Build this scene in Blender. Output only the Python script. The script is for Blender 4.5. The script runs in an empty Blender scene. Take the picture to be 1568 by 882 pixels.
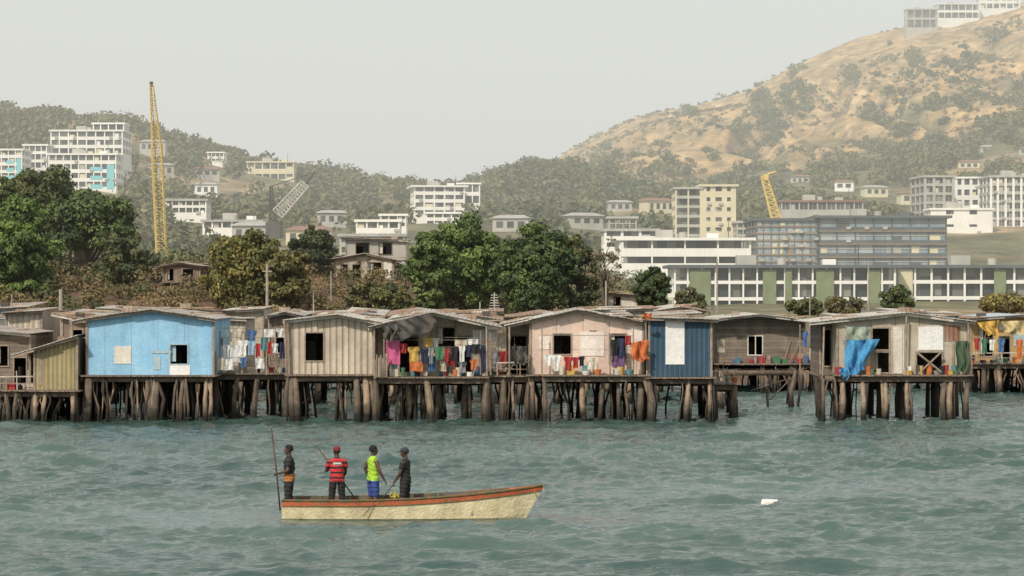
import bpy, math, random, numpy as np
from mathutils import Vector, Matrix, kdtree
random.seed(7); R=np.random.default_rng(11)
F=4000.0; EYE=6.0
def wx(px,Y): return (px-784)/F*Y
def wz(py,Y): return EYE+(441-py)/F*Y
sc=bpy.context.scene
# ------------------------------------------------------------------ materials
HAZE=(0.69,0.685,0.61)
def N(nt,t,**k):
    n=nt.nodes.new(t)
    for a,b in k.items(): setattr(n,a,b)
    return n
def mth(nt,op,a,b=None):
    n=N(nt,'ShaderNodeMath',operation=op)
    for i,x in enumerate((a,b)):
        if x is None: continue
        if isinstance(x,(int,float)): n.inputs[i].default_value=x
        else: nt.links.new(x,n.inputs[i])
    return n.outputs[0]
def mix(nt,fac,a,b,mode='MIX'):
    n=N(nt,'ShaderNodeMixRGB',blend_type=mode)
    for i,x in enumerate((fac,a,b)):
        if isinstance(x,(int,float)): n.inputs[i].default_value=x
        elif isinstance(x,tuple): n.inputs[i].default_value=(*x[:3],1)
        else: nt.links.new(x,n.inputs[i])
    return n.outputs[0]
def noise(nt,scale,mapscale=None,detail=5,lo=.35,hi=.65,out0=0,out1=1):
    tc=N(nt,'ShaderNodeTexCoord'); v=tc.outputs['Object']
    if mapscale:
        m=N(nt,'ShaderNodeMapping'); m.inputs['Scale'].default_value=mapscale; nt.links.new(v,m.inputs[0]); v=m.outputs[0]
    n=N(nt,'ShaderNodeTexNoise'); n.inputs['Scale'].default_value=scale; n.inputs['Detail'].default_value=detail
    nt.links.new(v,n.inputs['Vector'])
    r=N(nt,'ShaderNodeMapRange'); r.inputs[1].default_value=lo; r.inputs[2].default_value=hi; r.inputs[3].default_value=out0; r.inputs[4].default_value=out1
    nt.links.new(n.outputs[0],r.inputs[0]); return r.outputs[0]
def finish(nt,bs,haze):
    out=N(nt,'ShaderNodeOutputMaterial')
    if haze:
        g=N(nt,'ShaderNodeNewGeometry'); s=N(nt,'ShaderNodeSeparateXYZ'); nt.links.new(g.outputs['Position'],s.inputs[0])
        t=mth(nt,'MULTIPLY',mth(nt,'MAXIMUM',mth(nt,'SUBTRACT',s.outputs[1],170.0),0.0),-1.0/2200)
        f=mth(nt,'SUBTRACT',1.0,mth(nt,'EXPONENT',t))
        e=N(nt,'ShaderNodeEmission'); e.inputs[0].default_value=(*HAZE,1)  # aerial haze painted into the material as a glow growing with Y
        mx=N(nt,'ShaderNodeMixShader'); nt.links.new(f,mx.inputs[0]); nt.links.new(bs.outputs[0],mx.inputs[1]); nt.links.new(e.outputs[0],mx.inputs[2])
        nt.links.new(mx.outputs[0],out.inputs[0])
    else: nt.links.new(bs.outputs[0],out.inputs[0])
MATS={}
def M(name,c1,c2=None,rough=.85,s=1.2,bump=.25,haze=False,panel=None,rib=None,stain=.48,attr=False,wet=False,metal=0.0,cells=None,stripe=None):
    if name in MATS: return MATS[name]
    m=bpy.data.materials.new(name); m.use_nodes=True; nt=m.node_tree; nt.nodes.clear(); MATS[name]=m
    bs=N(nt,'ShaderNodeBsdfPrincipled'); bs.inputs['Roughness'].default_value=rough; bs.inputs['Metallic'].default_value=metal
    if c2 is None: c2=tuple(x*.6 for x in c1)
    if attr:
        a=N(nt,'ShaderNodeAttribute',attribute_name='Col'); col=a.outputs[0]
    else: col=mix(nt,noise(nt,s),c1,c2)
    if stripe:
        tc=N(nt,'ShaderNodeTexCoord'); sp=N(nt,'ShaderNodeSeparateXYZ'); nt.links.new(tc.outputs['Object'],sp.inputs[0])
        f=mth(nt,'FRACT',mth(nt,'DIVIDE',sp.outputs[2],stripe[0])); col=mix(nt,mth(nt,'LESS_THAN',f,stripe[1]),col,stripe[2])
    if panel:
        ax,w,gap,var=panel
        tc=N(nt,'ShaderNodeTexCoord'); sp=N(nt,'ShaderNodeSeparateXYZ'); nt.links.new(tc.outputs['Object'],sp.inputs[0])
        c=sp.outputs[2] if ax=='z' else mth(nt,'ADD',sp.outputs[0],sp.outputs[1])
        q=mth(nt,'DIVIDE',c,w); wn=N(nt,'ShaderNodeTexWhiteNoise',noise_dimensions='1D'); nt.links.new(mth(nt,'FLOOR',q),wn.inputs['W'])
        br=mth(nt,'ADD',mth(nt,'MULTIPLY',wn.outputs[0],var),1-var*.6)
        g=mth(nt,'LESS_THAN',mth(nt,'FRACT',q),gap)
        br=mth(nt,'MULTIPLY',br,mth(nt,'SUBTRACT',1.0,mth(nt,'MULTIPLY',g,.6)))
        col=mix(nt,1.0,col,br,'MULTIPLY')
    if cells:
        tc=N(nt,'ShaderNodeTexCoord'); v=N(nt,'ShaderNodeVectorMath',operation='DIVIDE'); v.inputs[1].default_value=cells; nt.links.new(tc.outputs['Object'],v.inputs[0])
        fl=N(nt,'ShaderNodeVectorMath',operation='FLOOR'); nt.links.new(v.outputs[0],fl.inputs[0])
        wn=N(nt,'ShaderNodeTexWhiteNoise',noise_dimensions='3D'); nt.links.new(fl.outputs[0],wn.inputs['Vector'])
        col=mix(nt,mth(nt,'POWER',wn.outputs[0],2.5),c1,c2)
    if stain>0:
        st=noise(nt,1.0,(3.0,3.0,.45),6,.45,.75,0,stain)
        col=mix(nt,st,col,tuple(x*.38+.02*y for x,y in zip(c1,(2.4,1.1,.5))))
        if not haze:
            col=mix(nt,noise(nt,1.6,None,5,.54,.72,0,stain*.95),col,tuple(x*.5+.03*y for x,y in zip(c1,(1.7,.9,.5))))
            col=mix(nt,1.0,col,noise(nt,7,None,3,.3,.7,.9,1.06),'MULTIPLY')
    if wet:
        g=N(nt,'ShaderNodeNewGeometry'); sp=N(nt,'ShaderNodeSeparateXYZ'); nt.links.new(g.outputs['Position'],sp.inputs[0])
        r=N(nt,'ShaderNodeMapRange'); r.inputs[1].default_value=.25; r.inputs[2].default_value=.85; nt.links.new(mth(nt,'ADD',sp.outputs[2],noise(nt,2.0,None,3,.3,.7,-.2,.2)),r.inputs[0])
        col=mix(nt,r.outputs[0],(.022,.02,.014),col)
    nt.links.new(col,bs.inputs['Base Color'])
    if rib:
        tc=N(nt,'ShaderNodeTexCoord'); w=N(nt,'ShaderNodeTexWave',bands_direction='X'); w.inputs['Scale'].default_value=2*math.pi/20/rib
        nt.links.new(tc.outputs['Object'],w.inputs[0])
        b=N(nt,'ShaderNodeBump'); b.inputs['Strength'].default_value=.9; b.inputs['Distance'].default_value=.05; nt.links.new(w.outputs[1],b.inputs['Height']); nt.links.new(b.outputs[0],bs.inputs['Normal'])
    elif bump>0 and not haze:
        b=N(nt,'ShaderNodeBump'); b.inputs['Strength'].default_value=bump; b.inputs['Distance'].default_value=.05
        nt.links.new(noise(nt,14,None,4),b.inputs['Height']); nt.links.new(b.outputs[0],bs.inputs['Normal'])
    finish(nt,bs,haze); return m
# ------------------------------------------------------------------ mesh helpers
def empty(name,loc=(0,0,0)):
    e=bpy.data.objects.new(name,None); e.empty_display_size=.5; e.location=loc; sc.collection.objects.link(e); return e
def link(ob,parent=None):
    sc.collection.objects.link(ob)
    if parent is not None:
        ob.parent=parent; ob.matrix_parent_inverse=Matrix.Translation(-Vector(parent.location))
    return ob
class MB:
    def __init__(s): s.v=[];s.f=[];s.m=[];s.mats=[]
    def mi(s,m):
        if m not in s.mats: s.mats.append(m)
        return s.mats.index(m)
    def add(s,vs,fs,mat):
        o=len(s.v); s.v+= [tuple(p) for p in vs]; i=s.mi(mat)
        for f in fs: s.f.append(tuple(o+k for k in f)); s.m.append(i)
    def hexa(s,p,mat): s.add(p,[(0,3,2,1),(4,5,6,7),(0,1,5,4),(1,2,6,5),(2,3,7,6),(3,0,4,7)],mat)
    def box(s,x0,x1,y0,y1,z0,z1,mat): s.hexa([(x0,y0,z0),(x1,y0,z0),(x1,y1,z0),(x0,y1,z0),(x0,y0,z1),(x1,y0,z1),(x1,y1,z1),(x0,y1,z1)],mat)
    def prism(s,poly,y0,y1,mat):
        n=len(poly); vs=[(x,y0,z) for x,z in poly]+[(x,y1,z) for x,z in poly]
        s.add(vs,[tuple(range(n)),tuple(range(2*n-1,n-1,-1))]+[(i,n+i,n+(i+1)%n,(i+1)%n) for i in range(n)],mat)
    def path(s,pts,rad,mat,n=6):
        pts=[Vector(p) for p in pts]; vs=[];
        for i,p in enumerate(pts):
            d=(pts[min(i+1,len(pts)-1)]-pts[max(i-1,0)]).normalized()
            a=d.cross(Vector((0,1,0.01)) if abs(d.y)<.9 else Vector((1,0,0))).normalized(); b=d.cross(a)
            for k in range(n):
                t=2*math.pi*k/n; vs.append(p+rad[i]*(math.cos(t)*a+math.sin(t)*b))
        fs=[tuple(range(n-1,-1,-1)),tuple(range((len(pts)-1)*n,len(pts)*n))]
        for i in range(len(pts)-1):
            for k in range(n): fs.append((i*n+k,i*n+(k+1)%n,(i+1)*n+(k+1)%n,(i+1)*n+k))
        s.add(vs,fs,mat)
    def cyl(s,a,b,r0,r1,mat,n=6): s.path([a,b],[r0,r1],mat,n)
    def build(s,name,parent=None,smooth=False):
        me=bpy.data.meshes.new(name); me.from_pydata(s.v,[],s.f)
        for m in s.mats: me.materials.append(m)
        me.polygons.foreach_set('material_index',s.m)
        if smooth: me.polygons.foreach_set('use_smooth',[True]*len(s.f))
        me.update(); return link(bpy.data.objects.new(name,me),parent)
def rawmesh(name,V,Fq,mats,col=None,smooth=False,parent=None):
    me=bpy.data.meshes.new(name); me.vertices.add(len(V)); me.vertices.foreach_set('co',V.astype(np.float32).ravel())
    nf=len(Fq); me.loops.add(nf*4); me.loops.foreach_set('vertex_index',Fq.astype(np.int32).ravel())
    me.polygons.add(nf); me.polygons.foreach_set('loop_start',np.arange(nf,dtype=np.int32)*4)
    me.polygons.foreach_set('use_smooth',np.full(nf,smooth))
    for m in mats: me.materials.append(m)
    me.update(calc_edges=True)
    if col is not None:
        a=me.color_attributes.new('Col','FLOAT_COLOR','POINT'); c=np.ones((len(V),4),np.float32); c[:,:3]=col; a.data.foreach_set('color',c.ravel())
    me.validate(); return link(bpy.data.objects.new(name,me),parent)
# ------------------------------------------------------------------ noise
_T=np.random.default_rng(5).random((256,256))
def vn(x,y):
    xi=np.floor(x).astype(int); yi=np.floor(y).astype(int); fx=x-xi; fy=y-yi
    fx=fx*fx*(3-2*fx); fy=fy*fy*(3-2*fy); g=lambda a,b:_T[a%256,b%256]
    return (g(xi,yi)*(1-fx)+g(xi+1,yi)*fx)*(1-fy)+(g(xi,yi+1)*(1-fx)+g(xi+1,yi+1)*fx)*fy
def fbm(x,y,o=5):
    r=0;a=.5
    for i in range(o): r=r+a*vn(x*2**i+17*i,y*2**i+31*i); a*=.5
    return r
# ------------------------------------------------------------------ terrain
PX=np.array([-1400,-300,0,150,300,450,600,700,800,870,950,1010,1070,1130,1200,1270,1340,1400,1450,1500,1568,1700,3000.])
def row(d):
    k=sorted(d); return np.interp(PX,k,[d[i] for i in k])
ROWZ=[(150,{0:-3}),(160,{0:-.6}),(165,{0:.5}),(190,{0:4.2,450:4.2,700:3.2,1000:2.0,1568:2.0}),(206,{0:7.2,450:7,600:6.5,750:5.2,900:4.2,1000:3.0,1568:3.0}),(300,{0:7,600:7,900:5,1000:3.3,1568:3.3}),(390,{0:9,600:9,900:6,1000:3.0,1568:3.0})]
ROWP=[(470,{0:400,700:405,900:412,1000:425,1568:425}),
(600,{0:345,300:350,450:362,700:362,900:362,1000:372,1150:378,1568:375}),
(800,{-400:230,0:262,150:268,300:305,450:320,600:332,700:335,800:322,900:322,1000:322,1150:322,1300:316,1450:318,1568:310}),
(1000,{-600:150,0:176,150:190,300:230,450:272,600:296,700:302,800:264,870:258,950:282,1000:287,1150:275,1300:250,1450:235,1568:215,1700:190}),
(1300,{-600:250,0:260,300:300,600:320,700:320,800:290,870:262,900:250,950:226,1000:208,1150:178,1300:140,1450:112,1568:90,1700:70}),
(1700,{0:330,600:335,700:330,800:290,860:240,900:216,960:190,1010:170,1070:155,1130:140,1200:110,1270:80,1340:55,1400:40,1450:30,1500:18,1568:2,1700:-20,2400:60}),
(2300,{0:380,700:380,860:300,1568:80,1700:60}),(4500,{0:432})]
TY=[];TZ=[]
for y,d in ROWZ: TY.append(y);TZ.append(row(d))
for y,d in ROWP: TY.append(y);TZ.append(EYE+(441-row(d))*y/F)
TY=np.array(TY,float);TZ=np.array(TZ)
def terr(px,Y):
    px=np.asarray(px,float);Y=np.asarray(Y,float); px,Y=np.broadcast_arrays(px,Y)
    j=np.clip(np.searchsorted(TY,Y)-1,0,len(TY)-2); t=np.clip((Y-TY[j])/(TY[j+1]-TY[j]),0,1)
    q=np.interp(px,PX,np.arange(len(PX))); c=np.clip(q.astype(int),0,len(PX)-2); f=q-c
    z0=TZ[j,c]*(1-f)+TZ[j,c+1]*f; z1=TZ[j+1,c]*(1-f)+TZ[j+1,c+1]*f; z=z0*(1-t)+z1*t
    X=wx(px,Y)
    z=z+(fbm(X/14,Y/14)-.48)*1.2*np.clip((Y-163)/20,0,1)+(fbm(X/70,Y/70)-.48)*np.interp(Y,[170,420,600,900,2000],[0,1,6,12,10])
    hill=np.clip((Y-950)/250,0,1)*np.clip((px-860)/150,0,1)*np.interp(Y,[1400,1690,2000],[1,.04,.1])
    w=.35*fbm(X/45,Y/45); g=np.abs(fbm(X/75+3+w,Y/300+7)-.48)*2; g2=np.abs(fbm(X/28+w,Y/120+2,3)-.44)*2
    z=z-hill*((.22-np.minimum(g,.22))*85+(.2-np.minimum(g2,.2))*28)
    return z
def hit(px,py):
    Y=np.geomspace(200,2600,500); z=terr(px,Y); r=wz(py,Y); k=np.nonzero(z>=r)[0]
    return float(Y[k[0]]) if len(k) else None
us=np.unique(np.concatenate([np.linspace(-1400,-60,40),np.linspace(-60,1640,620),np.linspace(1640,3000,40)]))
ys=np.concatenate([np.linspace(150,215,50),np.geomspace(217,900,150),np.geomspace(905,1800,260),np.geomspace(1820,4500,40)])
U,YY=np.meshgrid(us,ys); Z=terr(U,YY); X=wx(U,YY)
PYs=441-(Z-EYE)*F/YY
V=np.stack([X,YY,Z],-1).reshape(-1,3)
nr,nc=U.shape; a=(np.arange(nr-1)[:,None]*nc+np.arange(nc-1)[None,:]).ravel(); Fq=np.stack([a,a+1,a+nc+1,a+nc],1)
n1=fbm(X/60,YY/60); n2=fbm(X/12+5,YY/25+5); n3=fbm(X/120+9,YY/120+1); n4=fbm(X/9+1,YY/20+8,4)
def bound_f(U): return np.interp(U,[700,850,900,1000,1100,1200,1300,1400,1568,1800],[225,240,305,320,290,250,220,205,165,120])
def goldmask(U,YY,PYs,n1): return np.clip((bound_f(U)-PYs+(n1-.48)*190)/25,0,1)*np.clip((YY-850)/100,0,1)
gold=goldmask(U,YY,PYs,n1)[...,None]
cl=lambda x:np.clip(x,0,1)[...,None]
gc=np.array([.46,.305,.14])*(0.62+.65*n2[...,None])
pg=cl((n3-.49)*6)*.55; gc=gc*(1-pg)+np.array([.20,.165,.075])*pg
pr=cl((n4-.54)*12)*.6; gc=gc*(1-pr)+np.array([.17,.14,.07])*pr
pl_=cl((.38-n4)*12)*.4; gc=gc*(1-pl_)+np.array([.55,.42,.25])*pl_
grn=np.array([.13,.12,.055])*(.6+.8*n2[...,None]); dry=np.array([.30,.22,.125])*(.6+.8*n2[...,None])
dm=cl((n1-.50)*6); low=grn*(1-dm)+dry*dm
bank=np.array([.20,.11,.065])*(.5+n2[...,None]); bk=cl((215-YY)/10)*.8; low=low*(1-bk)+bank*bk
col=(low*(1-gold)+gc*gold).reshape(-1,3)
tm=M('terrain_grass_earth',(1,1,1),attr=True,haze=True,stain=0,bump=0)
rawmesh('terrain',V,Fq,[tm],col,True)
nt=tm.node_tree; bs=[n for n in nt.nodes if n.type=='BSDF_PRINCIPLED'][0]; src=bs.inputs['Base Color'].links[0].from_socket
c=mix(nt,1.0,src,noise(nt,.12,(1,.5,2.5),8,.3,.7,.5,1.4),'MULTIPLY'); nt.links.new(c,bs.inputs['Base Color'])
b=N(nt,'ShaderNodeBump'); b.inputs['Strength'].default_value=1; b.inputs['Distance'].default_value=4; nt.links.new(noise(nt,.07,(1,.5,1),6,.2,.8),b.inputs['Height']); nt.links.new(b.outputs[0],bs.inputs['Normal'])
# ------------------------------------------------------------------ water
def ocean(Nn,L,Lw,wd,seed,pw=2,cut=.05):
    r=np.random.default_rng(seed); k=np.fft.fftfreq(Nn,L/Nn)*2*np.pi; kx,ky=np.meshgrid(k,k,indexing='ij'); kk=np.hypot(kx,ky); kk[0,0]=1
    c=(kx*math.cos(wd)+ky*math.sin(wd))/kk; P=np.exp(-1/(kk*Lw)**2)/kk**4*np.abs(c)**pw*np.exp(-(kk*cut)**2); P[0,0]=0
    h=np.fft.ifft2(np.sqrt(P)*(r.normal(size=kk.shape)+1j*r.normal(size=kk.shape))).real; return h/h.std()
def samp(h,L,X,Y,rot):
    n=len(h); c,s=math.cos(rot),math.sin(rot); x=(X*c-Y*s)/L*n; y=(X*s+Y*c)/L*n
    xi=np.floor(x).astype(int); yi=np.floor(y).astype(int); fx=x-xi; fy=y-yi; g=lambda a,b:h[a%n,b%n]
    return (g(xi,yi)*(1-fx)+g(xi+1,yi)*fx)*(1-fy)+(g(xi,yi+1)*(1-fx)+g(xi+1,yi+1)*fx)*fy
o1=ocean(512,48,.38,1.35,1,5); o2=ocean(512,19,.16,1.6,2,2.5,.035); o3=ocean(256,90,1.4,1.4,3,4)
uu=np.concatenate([-np.geomspace(3,.24,25),np.linspace(-.235,.235,820),np.geomspace(.24,3,25)])
wy=np.concatenate([np.linspace(-30,44,12),np.geomspace(45,168,760),np.geomspace(170,6000,30)])
UW,YW=np.meshgrid(uu,wy); XW=UW*np.maximum(YW,30)
gn=np.clip((fbm(XW/22+2,YW/13+4,3)-.3)*2,0,1); gust=.6+.75*gn
h1=samp(o1,48,XW,YW,.1); h1=h1+.2*(h1*h1-1); h2=samp(o2,19,XW,YW,.4)
d=(h1*.052+h2*.028)*gust+samp(o3,90,XW,YW,0)*.03
bx=(XW+2.5)/3.7; by=(YW-68.2)/1.0; d*=np.clip((np.maximum(np.abs(bx),np.abs(by))-1)*.55,.14,1)
d*=np.where((YW>44.5)&(YW<169)&(np.abs(UW)<.237),1,0)
V=np.stack([XW,YW,d],-1).reshape(-1,3); nr,nc=UW.shape; a=(np.arange(nr-1)[:,None]*nc+np.arange(nc-1)[None,:]).ravel(); Fq=np.stack([a,a+1,a+nc+1,a+nc],1)
wm=bpy.data.materials.new('sea_water'); wm.use_nodes=True; nt=wm.node_tree; nt.nodes.clear()
bs=N(nt,'ShaderNodeBsdfPrincipled'); bs.inputs['IOR'].default_value=1.33; bs.inputs['Roughness'].default_value=.08
nt.links.new(mix(nt,noise(nt,.05,(1,2,1),3),(.040,.078,.072),(.082,.128,.120)),bs.inputs['Base Color'])
b=N(nt,'ShaderNodeBump'); b.inputs['Strength'].default_value=.6; b.inputs['Distance'].default_value=.08
nt.links.new(noise(nt,3.0,(.7,1.5,1),5,.2,.8),b.inputs['Height']); nt.links.new(b.outputs[0],bs.inputs['Normal']); finish(nt,bs,False)
rawmesh('sea_water',V,Fq,[wm],None,True)
# ------------------------------------------------------------------ distant buildings
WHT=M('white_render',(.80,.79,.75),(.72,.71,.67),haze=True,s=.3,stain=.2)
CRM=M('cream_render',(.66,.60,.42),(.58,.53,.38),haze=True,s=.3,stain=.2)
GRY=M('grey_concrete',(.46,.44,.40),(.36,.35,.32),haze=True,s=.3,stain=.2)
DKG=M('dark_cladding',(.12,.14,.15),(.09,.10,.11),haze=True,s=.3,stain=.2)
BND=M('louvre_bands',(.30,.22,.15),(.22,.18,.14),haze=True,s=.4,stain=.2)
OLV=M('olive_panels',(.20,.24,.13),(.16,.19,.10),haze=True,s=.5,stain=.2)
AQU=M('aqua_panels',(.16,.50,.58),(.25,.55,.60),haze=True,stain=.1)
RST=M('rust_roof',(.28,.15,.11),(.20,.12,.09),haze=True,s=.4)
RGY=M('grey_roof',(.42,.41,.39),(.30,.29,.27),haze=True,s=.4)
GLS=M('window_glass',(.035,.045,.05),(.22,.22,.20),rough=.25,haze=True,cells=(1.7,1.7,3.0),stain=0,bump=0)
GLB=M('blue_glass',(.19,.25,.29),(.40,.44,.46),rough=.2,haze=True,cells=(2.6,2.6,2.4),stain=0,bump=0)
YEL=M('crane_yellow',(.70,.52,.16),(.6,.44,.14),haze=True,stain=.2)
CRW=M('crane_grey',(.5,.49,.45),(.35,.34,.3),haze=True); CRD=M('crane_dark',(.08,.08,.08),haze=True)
RECTS=[]
def block(name,pl,pr,pt,pb,Y,fl,bays,wall,glass=None,depth=14,sp=.35,pw=.15,proud=.4,roof=None,rot=0,over=.4,extra=None,pier=None):
    RECTS.append((pl,pr,pt,pb,Y)); glass=glass or GLS; pier=pier or wall
    W=(pr-pl)/F*Y; H=(pb-pt)/F*Y; z0=wz(pb,Y); e=empty(name,(wx(pl,Y),Y,z0)); h=H/fl; mb=MB(); g=MB(); rf=MB()
    g.box(proud,W-proud,proud,depth-proud,-2,H-.1,glass)
    for i in range(fl):
        z=i*h; t=sp*h
        mb.box(0,W,0,depth,z-(.3*t),z+.7*t,wall)
        if proud<.8:
            for k in range(bays):
                if random.random()<.28: x=k*W/bays; mb.box(x+.25,x+W/bays*random.uniform(.4,.9),proud-.1,proud-.05,z+.7*t,z+h*random.uniform(.5,.8),random.choice([wall,GRY,CRM]))
                if random.random()<.15: x=k*W/bays+W/bays*.5; mb.box(x,x+.9,-.45,-.002,z+.1,z+.65,GRY)
    mb.box(0,W,0,depth,-16,-.3*sp*h-.003,wall)
    for k in range(bays+1):
        w=W/bays*pw; x=min(max(k*W/bays-w/2,-.003),W-w+.003)
        mb.box(x,x+w,-.004,.3,-.5,H-.25,pier); mb.box(x,x+w,depth-.3,depth+.004,-.5,H-.25,pier)
        if k<bays and proud<.8:
            xm=(k+.5)*W/bays; mb.box(xm-.06,xm+.06,proud-.047,proud-.003,0,H-.3,DKG if wall in(WHT,CRM) else GRY)
    for k in range(4):
        y=k*(depth-.6)/3+.01
        for xa in (-.006,W-.3): mb.box(xa,xa+.306,y,y+.5,-.5,H-.26,pier)
    rf.box(-over,W+over,-over,depth+over,H-.24,H+.25,roof or wall)
    if W>12:
        rf.box(W*.3,W*.3+3,depth*.4,depth*.4+3,H+.25,H+1.8,GRY); rf.box(W*.7,W*.7+2,depth*.5,depth*.5+2,H+.25,H+1.2,wall)
        rf.cyl((W*.5,depth*.3,H+.2),(W*.5,depth*.3,H+1.3),.7,.7,GRY,10); rf.cyl((W*.85,depth*.3,H+.2),(W*.85,depth*.3,H+3.5),.08,.05,CRD,5)
    obs=[mb.build('walls'),g.build('windows'),rf.build('roof')]
    if extra:
        x=MB(); extra(x,W,H,h); obs.append(x.build('panels'))
    for o in obs: o.parent=e
    e.rotation_euler[2]=math.radians(rot); return e
block('hotel_building',77,188,200,238,780,3,8,WHT,depth=18,sp=.4)
block('hotel_building',142,190,189,202,788,1,4,WHT,depth=10)
def aq(x,W,H,h):
    for i in range(3): x.box(W*.62,W*.8,-.06,-.02,i*h+.2,i*h+h*.55,AQU)
    x.box(W*.86,W*.97,-.06,-.02,0,H*.7,AQU)
block('apartment_building',74,178,236,290,740,4,9,WHT,depth=14,sp=.42,extra=aq)
block('apartment_building',-30,34,229,275,740,4,6,WHT,depth=14,sp=.42,extra=aq)
block('apartment_building',36,72,222,260,760,3,4,WHT,depth=10)
block('villa',253,316,306,328,600,2,6,WHT,depth=9,roof=RGY)
block('apartment_building',378,450,248,280,930,2,6,CRM,depth=12,sp=.5)
block('office_building',634,712,285,332,740,4,5,WHT,depth=16,sp=.45,over=1,rot=6)
block('office_building',700,735,281,315,760,2,3,WHT,depth=12)
block('office_building',652,704,326,358,640,3,4,WHT,depth=12,sp=.5)
block('house_building',545,612,338,372,540,2,4,WHT,depth=9,sp=.5)
block('house_building',582,622,329,350,570,2,3,WHT,depth=9,sp=.5)
block('house_building',520,620,360,392,470,2,5,GRY,depth=10,sp=.45,roof=RGY)
block('warehouse',310,400,338,352,560,1,6,WHT,depth=12,roof=RGY)
block('construction_frame',932,975,333,362,540,3,4,GRY,depth=8,sp=.15,pw=.12,proud=3)
block('modernist_building',948,1150,366,412,460,2,4,WHT,depth=20,sp=.55,pw=.05,proud=1.6,over=.8)
block('modernist_building',925,1008,352,385,485,2,3,WHT,depth=14,sp=.6,roof=RGY)
block('apartment_tower',1034,1074,288,376,610,6,2,GRY,depth=14,sp=.3,pw=.12,proud=1.0,pier=CRM)
block('apartment_tower',1074,1127,284,376,610,6,3,CRM,depth=15,sp=.6,pw=.45,over=.6)
block('office_building',1128,1158,340,372,600,3,3,GRY,depth=10)
block('warehouse',1196,1322,308,330,650,1,9,GRY,depth=14,sp=.6,roof=RST)
block('glass_office_building',1157,1252,336,412,500,7,8,BND,GLB,depth=22,sp=.24,pw=.04,proud=.25,roof=DKG,pier=DKG)
block('glass_office_building',1253.5,1450,332,412,500,4,7,DKG,GLB,depth=22,sp=.32,pw=.04,proud=.35,roof=DKG,over=.9,
      extra=lambda x,W,H,h:[x.box(0,W,-.35,-.05,i*h-.35,i*h-.12,BND) for i in range(1,4)]+[x.box(0,W,.20,.28,i*h+h*.55,i*h+h*.62,GRY) for i in range(4)])
def gp(x,W,H,h):
    for a,b in ((.07,.165),(.40,.46),(.64,.72),(.5,.53),(.88,.93)): x.box(W*a,W*b,-.2,-.05,-.4,H-.5,OLV)
block('terrace_building',1032,1372,408,484,400,3,16,WHT,depth=16,sp=.2,pw=.12,proud=1.0,roof=DKG,over=.8,extra=gp)
block('terrace_building',1376,1680,408,482,405,3,12,WHT,depth=16,sp=.22,pw=.12,proud=1.0,roof=DKG,over=.8,pier=WHT,
      extra=lambda x,W,H,h:[x.box(0,W*.07,-.2,-.05,-.4,H-.4,CRM),x.box(W*.48,W*.54,-.2,-.05,-.4,H-.4,OLV)])
block('tower_building',1415,1462,270,352,680,6,3,GRY,depth=16,sp=.3,pw=.25,rot=4)
block('tower_building',1462,1512,272,352,695,5,4,WHT,depth=16,sp=.45,pw=.35)
block('tower_building',1516,1600,270,362,670,7,7,GRY,depth=16,sp=.35,pw=.3,pier=WHT)
block('retaining_wall_building',1425,1520,320,358,650,2,2,WHT,depth=10,sp=.8,pw=.5)
block('hilltop_house',1436,1500,6,30,1660,2,6,WHT,depth=16,sp=.3,pw=.1,proud=1.5)
block('hilltop_house',1388,1436,14,44,1640,2,4,GRY,depth=10,sp=.2,pw=.12,proud=1.5)
block('hilltop_house',1500,1562,-8,16,1670,2,6,WHT,depth=16,sp=.4,pw=.2)
def smallhouse(px,py,w,h,Y,wall,roof,rot=0):
    e=empty('hillside_house',(wx(px,Y),Y,wz(py,Y))); mb=MB(); g=MB(); rf=MB(); d=w*.6; RECTS.append((px,px+w*F/Y,py-h*F/Y,py,Y))
    g.box(.15,w-.15,.15,d-.15,-5,h-.05,GLS)
    n=max(2,int(w/2.2)); mb.box(0,w,0,d,-6,h*.35,wall); mb.box(0,w,0,d,h*.78,h,wall)
    for k in range(n+1):
        x=k*(w-.9)/n; mb.box(x,x+.9,-.003,d+.003,h*.35,h*.78,wall)
    o=.6; rf.add([(-o,-o,h),(w+o,-o,h),(w+o,d+o,h),(-o,d+o,h),(w*.15,d/2,h+w*.10),(w*.85,d/2,h+w*.10)],[(0,1,5,4),(1,2,5),(2,3,4,5),(3,0,4),(3,2,1,0)],roof)
    for o_ in (mb.build('walls'),g.build('windows'),rf.build('roof')): o_.parent=e
    e.rotation_euler[2]=math.radians(rot)
HW=[GRY,CRM,GRY,WHT,GRY,TANH] if False else [GRY,CRM,GRY,WHT]; HR=[RGY,RST,RGY,RGY,RST]
def scatterhouses(n,a,b,c,d,w0=6,w1=10,ap=.12):
    for i in range(n):
        px=random.uniform(a,b); py=random.uniform(c,d); Y=hit(px,py)
        if not Y or Y<420 or any(l-12<px<r+8 and t-4<py<bb+16 for l,r,t,bb,y in RECTS): continue
        if random.random()<ap: block('apartment_building',px,px+random.uniform(24,36),py-random.uniform(12,18),py,Y,2,random.randint(3,5),random.choice([WHT,GRY,CRM]),depth=10,sp=.42)
        else: smallhouse(px,py-1,random.uniform(w0,w1),random.uniform(2.6,4),Y,random.choice(HW),random.choice(HR),random.uniform(-25,25))
scatterhouses(6,190,330,235,345); scatterhouses(10,330,640,325,385); scatterhouses(7,880,1040,305,350); scatterhouses(8,1160,1420,275,335,6,9,0); scatterhouses(5,1340,1600,220,262,6,9,.0)
scatterhouses(4,600,900,330,360)
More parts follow.
